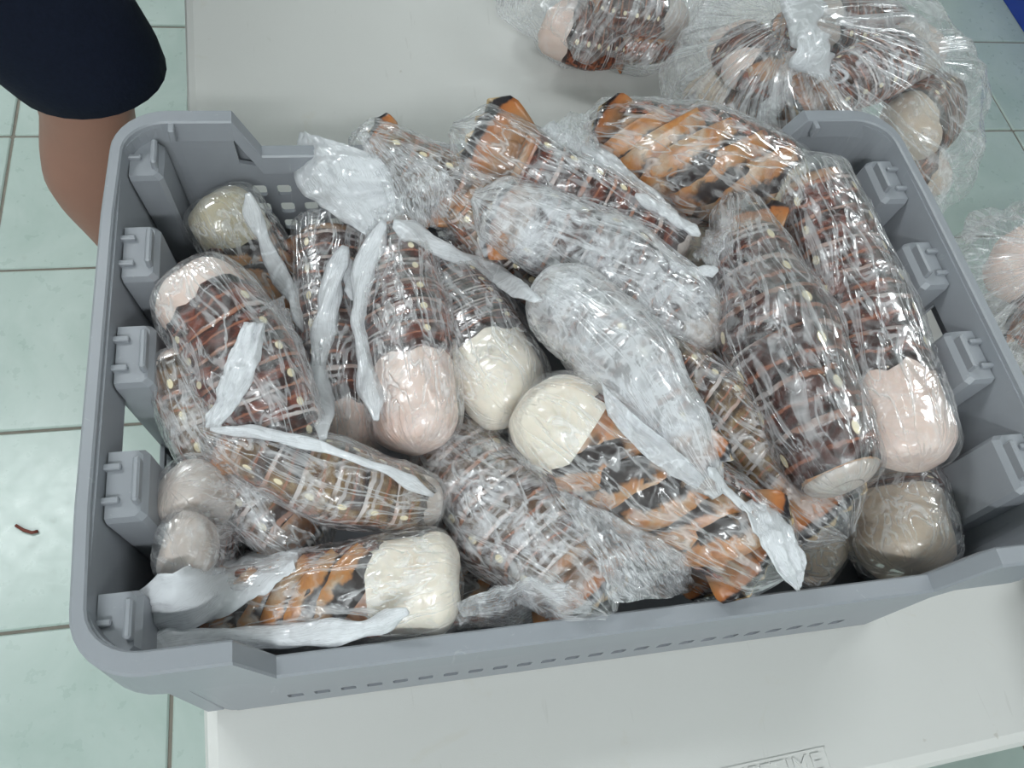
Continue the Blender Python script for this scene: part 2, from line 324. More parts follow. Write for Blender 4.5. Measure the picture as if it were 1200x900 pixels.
# ------------------------------------------------------------------ crate
ZR = .92   # rim
def crate(name, loc, label, holes=True):
    root = empty(name, loc, label, 'crate')
    L, Wd, H = .30, .191, .199     # half length, half width, height below the rim
    def add(nm, me, smooth=False, parent=None):
        me.transform(Matrix.Translation(loc)); return link(nm, me, CRATE, parent or root, smooth)
    def zt(x, y):                  # rim height: dips along the long sides
        a = abs(x)
        if a > .222 or abs(y) < Wd - .03: return 0.
        dip = .047 if y < 0 else .034
        return -dip * (1 - max(0., min(1., (a - .205) / .017)))
    # rim: rounded rectangle swept with an inverted-U profile
    pts = []; rc = .036
    def arc(cx, cy, a0):
        for k in range(9):
            a = math.radians(a0 + 11.25 * k); pts.append((cx + rc * math.cos(a), cy + rc * math.sin(a)))
    arc(L - rc, Wd - rc, 0)
    for x in (.222, .217, .211, .205, 0., -.205, -.211, -.217, -.222): pts.append((x, Wd))
    arc(-L + rc, Wd - rc, 90)
    for y in (.1, .0, -.1): pts.append((-L - .002, y))
    arc(-L + rc, -Wd + rc, 180)
    for x in (-.222, -.217, -.211, -.205, 0., .205, .211, .217, .222): pts.append((x, -Wd))
    arc(L - rc, -Wd + rc, 270)
    for y in (-.1, .0, .1): pts.append((L + .002, y))
    P = []
    for x, y in pts:
        z = zt(x, y); side = max(0., min(1., (abs(x) - (L - rc)) / rc)) * (1 - max(0., min(1., (abs(y) - (Wd - rc)) / rc))) ** .5
        wl = .0125 - .0045 * side; sk = .050 if abs(x) > .222 else .050 - (.05 - .026) * (1 - max(0., min(1., (abs(x) - .205) / .017)))
        sk = max(sk, .026)
        cx, cy = max(-L + rc, min(L - rc, x)), max(-Wd + rc, min(Wd - rc, y)); d = Vector((x - cx, y - cy)); d = d.normalized() if d.length > 1e-6 else Vector((0, 0))
        def q(ins, dz): return (x - d.x * ins, y - d.y * ins, z + dz)
        P.append([q(0, -sk), q(0, -.0015), q(.0015, 0), q(wl - .0012, 0), q(wl, -.0012), q(wl + .002, -.016), q(wl - .001, -.016), q(wl - .003, -.0035), q(.0028, -.0035), q(.0028, -sk)])
    P.append(P[0]); add('rim', grid_mesh('rim', P, True))
    # long side walls, drilled with square holes in the middle
    def panel(nm, org, ex, ez, w, h, px_, pz_, hole, top_of, thick, nrm):
        """wall panel: w wide, h tall from org downwards along -ez; hole(i,j) -> bool"""
        bm = bmesh.new(); nx, nzc = round(w / px_), round(h / pz_); org, ex, ez, nrm = Vector(org), Vector(ex), Vector(ez), Vector(nrm)
        cache = {}
        def V(a, b):
            bb = max(b, -top_of(a)); k = (round(a, 5), round(bb, 5))
            if k not in cache:
                cache[k] = bm.verts.new(org + ex * (w / 2 + (a - w / 2) * (1 - .065 * bb / h)) - ez * bb)
            return cache[k]
        for i in range(nx):
            for j in range(nzc):
                a0, a1, b0, b1 = i * w / nx, (i + 1) * w / nx, j * h / nzc, (j + 1) * h / nzc
                if max(-top_of(a0), -top_of(a1)) > b1 + 1e-6 or (hole(i, j) and max(-top_of(a0), -top_of(a1)) > b0 - .004):
                    if min(-top_of(a0), -top_of(a1)) > b1 - 1e-6: continue
                    try: bm.faces.new((V(a0, b0), V(a1, b0), V(a1, b1), V(a0, b1)))
                    except ValueError: pass
                elif hole(i, j):
                    ca, cb, ra, rb = (a0 + a1) / 2, (b0 + b1) / 2, (a1 - a0) * .29, (b1 - b0) * .29; k = .72
                    inn = [(ca - ra, cb - rb * k), (ca - ra * k, cb - rb), (ca + ra * k, cb - rb), (ca + ra, cb - rb * k), (ca + ra, cb + rb * k), (ca + ra * k, cb + rb), (ca - ra * k, cb + rb), (ca - ra, cb + rb * k)]
                    I = [V(*p) for p in inn]; A, B, C_, D = V(a0, b0), V(a1, b0), V(a1, b1), V(a0, b1)
                    for q in ((A, I[0], I[1]), (A, I[1], I[2], B), (B, I[2], I[3]), (B, I[3], I[4], C_), (C_, I[4], I[5]), (C_, I[5], I[6], D), (D, I[6], I[7]), (D, I[7], I[0], A)): bm.faces.new(q)
                else: bm.faces.new((V(a0, b0), V(a1, b0), V(a1, b1), V(a0, b1)))
        geo = bmesh.ops.extrude_face_region(bm, geom=bm.faces[:])
        bmesh.ops.translate(bm, vec=nrm * thick, verts=[g for g in geo['geom'] if isinstance(g, bmesh.types.BMVert)])
        bmesh.ops.recalc_face_normals(bm, faces=bm.faces[:])
        me = bpy.data.meshes.new(nm); bm.to_mesh(me); bm.free(); add(nm, me)
    for s in (1, -1):
        ez = Vector((0, s * .014, 1)).normalized(); dip = .034 if s > 0 else .047
        def top(a):
            x = a - .2615; return zt(x, s * Wd) - .012
        panel('side_wall', (-.2615, s * .1822, 0), (1, 0, 0), ez, .523, H, .019, .0199,
              (lambda i, j: holes and (2 <= j <= 7 if s > 0 else j in (2, 3, 4, 8)) and 2 <= i <= 25 and not (11 < i < 16 and j < 4)), top, .0035, (0, -s, 0))
    # short end walls with a hand hole
    for s in (1, -1):
        ez = Vector((s * .152, 0, 1)).normalized(); hx = .002 if s > 0 else -.043
        bm = bmesh.new(); ny, nk = 16, 12; w = .294; org = Vector((s * .296, -.147, 0)); grid = [[None] * (nk + 1) for _ in range(ny + 1)]
        for i in range(ny + 1):
            for j in range(nk + 1): grid[i][j] = bm.verts.new(org + Vector((0, w / 2 + (w * i / ny - w / 2) * (1 + .082 * j / nk), 0)) - ez * (H * j / nk if j else .004))
        hc = round((hx + .147) / w * ny)
        for i in range(ny):
            for j in range(nk):
                if hc - 1 <= i <= hc and 2 <= j <= 5: continue
                A, B, C_, D = grid[i][j], grid[i + 1][j], grid[i + 1][j + 1], grid[i][j + 1]
                if holes and 6 <= j <= 10 and (i % 5) in (1, 2, 3):
                    c = (A.co + C_.co) / 2; I = [bm.verts.new(c + (v.co - c) * .5) for v in (A, B, C_, D)]
                    for k, q in enumerate((A, B, C_, D)):
                        q2 = (A, B, C_, D)[(k + 1) % 4]; bm.faces.new((q, q2, I[(k + 1) % 4], I[k]))
                else: bm.faces.new((A, B, C_, D))
        geo = bmesh.ops.extrude_face_region(bm, geom=bm.faces[:])
        bmesh.ops.translate(bm, vec=Vector((-s * .003, 0, 0)), verts=[g for g in geo['geom'] if isinstance(g, bmesh.types.BMVert)])
        bmesh.ops.recalc_face_normals(bm, faces=bm.faces[:]); me = bpy.data.meshes.new('end_wall'); bm.to_mesh(me); bm.free(); add('end_wall', me)
    # rounded corner posts joining the walls
    for sx in (1, -1):
        for sy in (1, -1):
            P = []
            for z in (-.004, -.05, -.1, -.15, -H):
                k = -z; cx, cy, r = sx * (.2615 - .017 * k / .2), sy * (.147 + .012 * k / .2), .035 - .015 * k / .2
                row = [(cx + sx * r * math.cos(a), cy + sy * r * math.sin(a), z) for a in [math.pi / 2 * t / 8 for t in range(9)]]
                P.append(row + [(cx + sx * (r - .003) * math.cos(a), cy + sy * (r - .003) * math.sin(a), z) for a in [math.pi / 2 * t / 8 for t in range(8, -1, -1)]])
            add('corner_post', grid_mesh('corner_post', P, True, pole0=True, pole1=True))
    # stacking pillars with a ridge and two small ribs each
    ys = {-1: (-.160, -.083, .001, .078, .158), 1: (-.150, -.121, -.038, .043, .126)}
    for s in (-1, 1):
        for n_, y in enumerate(ys[s]):
            if s == 1 and n_ == 0: continue
            corner = abs(y) > .15; hw = .0215 if not corner else .017
            zt_ = -.013; xi0, xi1, xo = s * .2685, s * .2500, s * .292
            bm = bmesh.new(); rows = []
            for z, xi, t in ((zt_, xi0 + s * .003, .92), (zt_ - .004, xi0, 1.), (-.06, xi0 - s * .004, 1.03), (-.12, xi0 - s * .009, 1.06), (-H + .006, xi1, 1.1)):
                xo_ = xo - s * (.0 + .15 * -z)
                rows.append([bm.verts.new(v) for v in ((xo_, y - hw * t, z), (xi + s * .003, y - hw * t, z), (xi, y - hw * t + .003, z), (xi, y + hw * t - .003, z), (xi + s * .003, y + hw * t, z), (xo_, y + hw * t, z))])
            for a, b in zip(rows, rows[1:]):
                for k in range(5): bm.faces.new((a[k], a[k + 1], b[k + 1], b[k]))
                bm.faces.new((a[5], a[0], b[0], b[5]))
            bm.faces.new(rows[0]); bm.faces.new(rows[-1][::-1]); bmesh.ops.recalc_face_normals(bm, faces=bm.faces[:])
            me = bpy.data.meshes.new('stacking_pillar'); bm.to_mesh(me); bm.free(); pl = add('stacking_pillar', me)
            bm = bmesh.new(); x0, x1 = sorted((s * .2715, s * .2755)); box(bm, (x0, y - hw * .62, zt_ - .002), (x1, y + hw * .62, -.005), .0012)
            me = bpy.data.meshes.new('ridge'); bm.to_mesh(me); bm.free(); add('ridge', me, parent=pl)
            for dy in ((-.010, .010) if not corner else (0.,)):
                bm = bmesh.new(); x0, x1 = sorted((s * .2825, s * .2945)); box(bm, (x0, y + dy - .0018, zt_ - .006), (x1, y + dy + .0018, -.010), .0007)
                me = bpy.data.meshes.new('rib'); bm.to_mesh(me); bm.free(); add('rib', me, parent=pl)
    # lip ribs inside the long rim, base, feet
    for x, y0, y1 in ((.229, .171, .182), (-.262, .171, .182)):
        bm = bmesh.new(); box(bm, (x - .002, y0, -.012), (x + .002, y1, -.001), .0006); me = bpy.data.meshes.new('rib'); bm.to_mesh(me); bm.free(); add('rib', me)
    ring = [(sx * (.2445 + .0195 * math.cos(a)), sy * (.159 + .0195 * math.sin(a))) for sx, sy, a0 in ((1, 1, 0), (-1, 1, 1), (-1, -1, 0), (1, -1, 1)) for a in [math.pi / 2 * ((t if not a0 else 6 - t) / 6) for t in range(7)]]
    add('base', grid_mesh('base', [[(x, y, -H) for x, y in ring], [(x, y, -H + .004) for x, y in ring]], True, pole0=True, pole1=True))
    return root
CR = crate('plastic_crate', (0, 0, ZR), 'open grey plastic crate with slotted walls, full of wrapped lobster tails')

TAILS = {
 'T1': {'p': [[-0.2425, 0.1531, 0.8766], [-0.2288, 0.1361, 0.857], [-0.2145, 0.1173, 0.8382], [-0.1995, 0.0969, 0.8202], [-0.1841, 0.0749, 0.8032]], 'r': [0.0271, 0.0273, 0.0275, 0.0252, 0.0229], 'up': [-0.525, 0.341, -0.78], 'tm': 0.29, 'meat': 'olive', 'frost': 0.25, 'haze': 0.12, 'roll': 150, 'fan': 0.2, 'lc': 0.72, 'tan': 0.6, 'red': 0.0},
 'T2': {'p': [[-0.254, 0.0561, 0.9099], [-0.2349, 0.0284, 0.9047], [-0.2184, -0.0024, 0.8951], [-0.2042, -0.0367, 0.881], [-0.1922, -0.0747, 0.8622]], 'r': [0.027, 0.0297, 0.0325, 0.0282, 0.024], 'up': [-0.115, -0.388, 0.914], 'tm': 0.19, 'meat': 'pink', 'frost': 0.35, 'haze': 0.16, 'roll': 8, 'fan': 0.2, 'lc': 0.72, 'tan': 0.0, 'red': 0.65},
 'T3': {'p': [[-0.2558, 0.0134, 0.8938], [-0.2477, -0.0176, 0.8776], [-0.2329, -0.0478, 0.8627], [-0.2114, -0.0772, 0.8492], [-0.183, -0.106, 0.8371]], 'r': [0.0213, 0.0235, 0.0258, 0.0237, 0.0217], 'up': [0.454, -0.141, 0.88], 'tm': 0.05, 'meat': 'pink', 'frost': 0.7, 'haze': 0.25, 'roll': -25, 'fan': 0.2, 'lc': 0.72, 'tan': 0.6, 'red': 0.0},
 'T4': {'p': [[-0.1025, -0.0925, 0.8527], [-0.1375, -0.0879, 0.8678], [-0.1709, -0.079, 0.8786], [-0.2037, -0.0656, 0.885], [-0.237, -0.0472, 0.8869]], 'r': [0.0165, 0.0202, 0.024, 0.0175, 0.0113], 'up': [0.213, -0.101, 0.972], 'tm': 0.1, 'meat': 'grey', 'frost': 0.5, 'haze': 0.2, 'roll': 20, 'fan': 0.2, 'lc': 0.72, 'tan': 0.75, 'red': 0.0},
 'T5': {'p': [[-0.261, -0.0808, 0.8931], [-0.2489, -0.0791, 0.8722], [-0.2354, -0.0782, 0.8518], [-0.2205, -0.078, 0.8317], [-0.2042, -0.0786, 0.812]], 'r': [0.0215, 0.0219, 0.0223, 0.0199, 0.0171], 'up': [0.542, -0.76, 0.359], 'tm': 0.42, 'meat': 'grey', 'frost': 0.3, 'haze': 0.15, 'roll': 20, 'fan': 0.2, 'lc': 0.72, 'tan': 0.0, 'red': 0.0},
 'T6': {'p': [[-0.2541, -0.1206, 0.9], [-0.2478, -0.0996, 0.83], [-0.2327, -0.0901, 0.7907], [-0.212, -0.0914, 0.7816], [-0.1891, -0.1026, 0.8025]], 'r': [0.0191, 0.0223, 0.0243, 0.0212, 0.0171], 'up': [0.815, -0.318, 0.484], 'tm': 0.16, 'meat': 'grey', 'frost': 0.5, 'haze': 0.3, 'roll': 0, 'fan': 0.2, 'lc': 0.72, 'tan': 0.0, 'red': 0.0},
 'T7': {'p': [[-0.0967, -0.1464, 0.8651], [-0.136, -0.1446, 0.8605], [-0.1752, -0.1434, 0.8557], [-0.2142, -0.143, 0.8506], [-0.253, -0.1431, 0.8452]], 'r': [0.0315, 0.0285, 0.0255, 0.0223, 0.0191], 'up': [0.123, 0.403, -0.907], 'tm': 0.3, 'meat': 'cream', 'frost': 0.15, 'haze': 0.06, 'roll': 172, 'fan': 0.2, 'lc': 0.72, 'tan': 0.0, 'red': 0.0},
 'T8': {'p': [[-0.1568, -0.0458, 0.8298], [-0.1589, -0.0002, 0.832], [-0.1597, 0.047, 0.8352], [-0.1591, 0.096, 0.8394], [-0.1569, 0.1466, 0.8446]], 'r': [0.0244, 0.0246, 0.0248, 0.0262, 0.0276], 'up': [0.167, -0.076, 0.983], 'tm': 0.2, 'meat': 'pink', 'frost': 0.3, 'haze': 0.1, 'roll': 10, 'fan': 0.14, 'lc': 0.72, 'tan': 0.0, 'red': 0.0},
 'T9': {'p': [[-0.113, -0.0565, 0.8622], [-0.1116, -0.0172, 0.8617], [-0.1115, 0.027, 0.8621], [-0.1129, 0.0766, 0.8637], [-0.1161, 0.1319, 0.8667]], 'r': [0.029, 0.0303, 0.0316, 0.0272, 0.0224], 'up': [-0.563, -0.029, 0.826], 'tm': 0.33, 'meat': 'pink', 'frost': 0.35, 'haze': 0.16, 'roll': -28, 'fan': 0.13, 'lc': 0.85, 'tan': 0.0, 'red': 0.4},
 'T10': {'p': [[-0.0415, -0.0407, 0.8677], [-0.0516, -0.0028, 0.8572], [-0.0631, 0.0365, 0.849], [-0.0761, 0.077, 0.843], [-0.0903, 0.1184, 0.839]], 'r': [0.0299, 0.0323, 0.0348, 0.0315, 0.0279], 'up': [-0.331, 0.068, 0.941], 'tm': 0.36, 'meat': 'cream', 'frost': 0.35, 'haze': 0.12, 'roll': 5, 'fan': 0.2, 'lc': 1.1, 'tan': 0.0, 'red': 0.0},
 'T11': {'p': [[0.0245, 0.0883, 0.8215], [-0.0019, 0.1029, 0.8406], [-0.0271, 0.1175, 0.8581], [-0.0511, 0.1322, 0.874], [-0.074, 0.1474, 0.8884]], 'r': [0.0309, 0.0296, 0.0284, 0.0246, 0.021], 'up': [0.38, -0.34, 0.86], 'tm': 0.1, 'meat': 'grey', 'frost': 0.25, 'haze': 0.16, 'roll': 35, 'fan': 0.2, 'lc': 0.72, 'tan': 0.9, 'red': 0.0},
 'T11b': {'p': [[-0.0132, 0.1547, 0.8385], [-0.047, 0.1535, 0.8633], [-0.077, 0.1581, 0.88], [-0.1046, 0.1692, 0.8886], [-0.1309, 0.1877, 0.8893]], 'r': [0.0279, 0.026, 0.0247, 0.0215, 0.0187], 'up': [-0.081, -0.911, 0.404], 'tm': 0.1, 'meat': 'grey', 'frost': 0.2, 'haze': 0.2, 'roll': -20, 'fan': 0.2, 'lc': 0.72, 'tan': 0.7, 'red': 0.0},
 'T12': {'p': [[0.1107, 0.0917, 0.8624], [0.0656, 0.114, 0.8752], [0.0228, 0.1342, 0.8882], [-0.0177, 0.1524, 0.9014], [-0.0558, 0.1685, 0.9147]], 'r': [0.0242, 0.0271, 0.03, 0.0275, 0.0251], 'up': [-0.117, -0.72, 0.684], 'tm': 0.06, 'meat': 'grey', 'frost': 0.45, 'haze': 0.1, 'roll': 0, 'fan': 0.28, 'lc': 0.72, 'tan': 0.0, 'red': 0.5},
 'T13': {'p': [[0.1137, 0.0093, 0.8646], [0.0774, 0.0379, 0.876], [0.039, 0.065, 0.8859], [-0.0017, 0.0907, 0.8942], [-0.0446, 0.1151, 0.9009]], 'r': [0.0278, 0.0314, 0.035, 0.0283, 0.0216], 'up': [-0.095, -0.447, 0.889], 'tm': 0.14, 'meat': 'grey', 'frost': 1.0, 'haze': 0.5, 'roll': 15, 'fan': 0.2, 'lc': 0.72, 'tan': 0.0, 'red': 0.0},
 'T14': {'p': [[0.2123, 0.1284, 0.8767], [0.1701, 0.1458, 0.8849], [0.1286, 0.1617, 0.8903], [0.0875, 0.1761, 0.893], [0.0466, 0.1893, 0.8931]], 'r': [0.0418, 0.0428, 0.0438, 0.0354, 0.0271], 'up': [0.269, 0.852, -0.449], 'tm': 0.1, 'meat': 'olive', 'frost': 0.1, 'haze': 0.06, 'roll': 165, 'fan': 0.2, 'lc': 0.72, 'tan': 0.0, 'red': 0.0},
 'T15': {'p': [[0.145, -0.1297, 0.9105], [0.1434, -0.0728, 0.9049], [0.1431, -0.0135, 0.9003], [0.1448, 0.048, 0.8966], [0.149, 0.1112, 0.8938]], 'r': [0.0278, 0.0333, 0.0394, 0.0295, 0.0185], 'up': [-0.716, 0.06, 0.695], 'tm': 0.012, 'meat': 'grey', 'frost': 0.25, 'haze': 0.14, 'roll': -12, 'fan': 0.2, 'lc': 0.72, 'tan': 0.0, 'red': 0.2},
 'T16': {'p': [[0.2212, -0.1092, 0.8823], [0.2266, -0.0398, 0.8803], [0.2266, 0.0262, 0.8842], [0.2219, 0.086, 0.8928], [0.2132, 0.1373, 0.9049]], 'r': [0.0315, 0.034, 0.0362, 0.0319, 0.0271], 'up': [-0.221, -0.096, 0.971], 'tm': 0.27, 'meat': 'pink', 'frost': 0.5, 'haze': 0.14, 'roll': 25, 'fan': 0.11, 'lc': 0.72, 'tan': 0.0, 'red': 0.5},
 'T17': {'p': [[-0.0182, 0.0433, 0.8958], [0.0045, 0.004, 0.909], [0.0233, -0.0355, 0.917], [0.0389, -0.0754, 0.92], [0.0521, -0.1159, 0.918]], 'r': [0.0255, 0.0276, 0.0296, 0.0196, 0.0103], 'up': [-0.834, -0.304, 0.461], 'tm': 0.12, 'meat': 'grey', 'frost': 1.0, 'haze': 0.85, 'roll': 30, 'fan': 0.2, 'lc': 1.2, 'tan': 0.0, 'red': 0.0},
 'T18': {'p': [[-0.0465, -0.0428, 0.8966], [-0.0047, -0.0748, 0.8886], [0.033, -0.106, 0.8853], [0.0657, -0.1357, 0.8869], [0.0927, -0.1631, 0.8936]], 'r': [0.0307, 0.0331, 0.0353, 0.0308, 0.0261], 'up': [0.382, 0.461, -0.801], 'tm': 0.2, 'meat': 'cream', 'frost': 0.12, 'haze': 0.06, 'roll': 188, 'fan': 0.2, 'lc': 1.15, 'tan': 0.0, 'red': 0.0},
 'T19': {'p': [[0.0466, -0.0037, 0.8719], [0.0846, -0.04, 0.8685], [0.1156, -0.0744, 0.8668], [0.1394, -0.1068, 0.8669], [0.1559, -0.1369, 0.8689]], 'r': [0.0291, 0.0294, 0.0296, 0.0285, 0.0273], 'up': [-0.433, -0.374, 0.82], 'tm': 0.1, 'meat': 'grey', 'frost': 0.3, 'haze': 0.1, 'roll': 0, 'fan': 0.3, 'lc': 0.72, 'tan': 0.75, 'red': 0.0},
 'T20': {'p': [[-0.1016, -0.0301, 0.8134], [-0.0768, -0.0672, 0.826], [-0.0543, -0.103, 0.8394], [-0.034, -0.1373, 0.8537], [-0.0163, -0.1699, 0.8689]], 'r': [0.0338, 0.0363, 0.0386, 0.032, 0.0259], 'up': [-0.312, 0.18, 0.933], 'tm': 0.06, 'meat': 'grey', 'frost': 0.85, 'haze': 0.22, 'roll': -12, 'fan': 0.2, 'lc': 0.72, 'tan': 0.25, 'red': 0.0},
 'T21': {'p': [[-0.0454, -0.0385, 0.8061], [-0.0099, -0.0684, 0.8118], [0.0242, -0.0973, 0.8175], [0.0569, -0.1252, 0.8233], [0.0884, -0.1521, 0.8291]], 'r': [0.0251, 0.0265, 0.0278, 0.0255, 0.0233], 'up': [0.052, -0.139, -0.989], 'tm': 0.05, 'meat': 'grey', 'frost': 0.1, 'haze': 0.2, 'roll': 150, 'fan': 0.2, 'lc': 0.72, 'tan': 0.0, 'red': 0.0},
 'T22': {'p': [[0.2171, -0.1703, 0.8409], [0.224, -0.1459, 0.8359], [0.2303, -0.1205, 0.832], [0.236, -0.0941, 0.8292], [0.2411, -0.0669, 0.8274]], 'r': [0.033, 0.034, 0.0349, 0.0323, 0.0294], 'up': [-0.527, 0.23, 0.818], 'tm': 0.55, 'meat': 'tan', 'frost': 0.2, 'haze': 0.15, 'roll': 0, 'fan': 0.2, 'lc': 0.72, 'tan': 0.0, 'red': 0.0},
 'T23': {'p': [[0.1874, -0.1537, 0.806], [0.1748, -0.1409, 0.8043], [0.1622, -0.1277, 0.8022], [0.1497, -0.1141, 0.7997], [0.137, -0.1002, 0.7969]], 'r': [0.0242, 0.0247, 0.0253, 0.0239, 0.0225], 'up': [-0.447, -0.277, 0.851], 'tm': 0.4, 'meat': 'tan', 'frost': 0.2, 'haze': 0.1, 'roll': 0, 'fan': 0.2, 'lc': 0.72, 'tan': 0.0, 'red': 0.0},
 'T24': {'p': [[0.2504, -0.0935, 0.8008], [0.248, -0.0749, 0.8013], [0.2456, -0.0558, 0.8015], [0.2433, -0.0361, 0.8017], [0.241, -0.0159, 0.8017]], 'r': [0.0173, 0.0189, 0.0205, 0.02, 0.0196], 'up': [-0.599, -0.081, 0.797], 'tm': 0.3, 'meat': 'cream', 'frost': 0.2, 'haze': 0.1, 'roll': 0, 'fan': 0.2, 'lc': 0.72, 'tan': 0.0, 'red': 0.0},
 'T25': {'p': [[0.1454, 0.1018, 0.845], [0.1295, 0.1143, 0.8388], [0.1131, 0.1271, 0.8325], [0.0963, 0.14, 0.8263], [0.079, 0.1531, 0.82]], 'r': [0.0209, 0.0215, 0.0221, 0.0213, 0.0204], 'up': [-0.59, -0.43, 0.683], 'tm': 0.5, 'meat': 'cream', 'frost': 0.2, 'haze': 0.1, 'roll': 0, 'fan': 0.2, 'lc': 0.72, 'tan': 0.0, 'red': 0.0},
 'T26': {'p': [[0.2208, 0.0466, 0.8165], [0.2208, 0.0734, 0.8214], [0.2202, 0.1003, 0.8272], [0.2191, 0.1272, 0.8339], [0.2174, 0.1541, 0.8413]], 'r': [0.0306, 0.0299, 0.0291, 0.0276, 0.0259], 'up': [-0.791, -0.162, 0.59], 'tm': 0.25, 'meat': 'grey', 'frost': 0.35, 'haze': 0.2, 'roll': -20, 'fan': 0.2, 'lc': 0.72, 'tan': 0.0, 'red': 0.6},
 'T27': {'p': [[0.1458, -0.0405, 0.82], [0.1401, -0.0162, 0.8171], [0.134, 0.0088, 0.8145], [0.1274, 0.0346, 0.8121], [0.1204, 0.0612, 0.81]], 'r': [0.0261, 0.0266, 0.0272, 0.0252, 0.0232], 'up': [0.799, 0.142, -0.585], 'tm': 0.1, 'meat': 'grey', 'frost': 0.1, 'haze': 0.1, 'roll': 160, 'fan': 0.2, 'lc': 0.72, 'tan': 0.5, 'red': 0.0},
 'T28': {'p': [[-0.1351, -0.135, 0.8025], [-0.1123, -0.1357, 0.8005], [-0.0891, -0.1365, 0.7988], [-0.0654, -0.1373, 0.7972], [-0.0412, -0.1382, 0.7958]], 'r': [0.0199, 0.0206, 0.0214, 0.0205, 0.0195], 'up': [-0.071, 0.007, -0.997], 'tm': 0.1, 'meat': 'grey', 'frost': 0.1, 'haze': 0.2, 'roll': 165, 'fan': 0.2, 'lc': 0.72, 'tan': 0.0, 'red': 0.0},
 'T30': {'p': [[-0.1806, 0.1442, 0.77], [-0.1837, 0.1137, 0.7693], [-0.1866, 0.0841, 0.7691], [-0.1893, 0.0555, 0.7693], [-0.192, 0.0277, 0.77]], 'r': [0.0251, 0.0246, 0.0241, 0.0219, 0.0198], 'up': [0.097, -0.009, 0.995], 'tm': 0.1, 'meat': 'grey', 'frost': 0.4, 'haze': 0.3, 'roll': 0, 'fan': 0.2, 'lc': 0.72, 'tan': 0.0, 'red': 0.0},
}
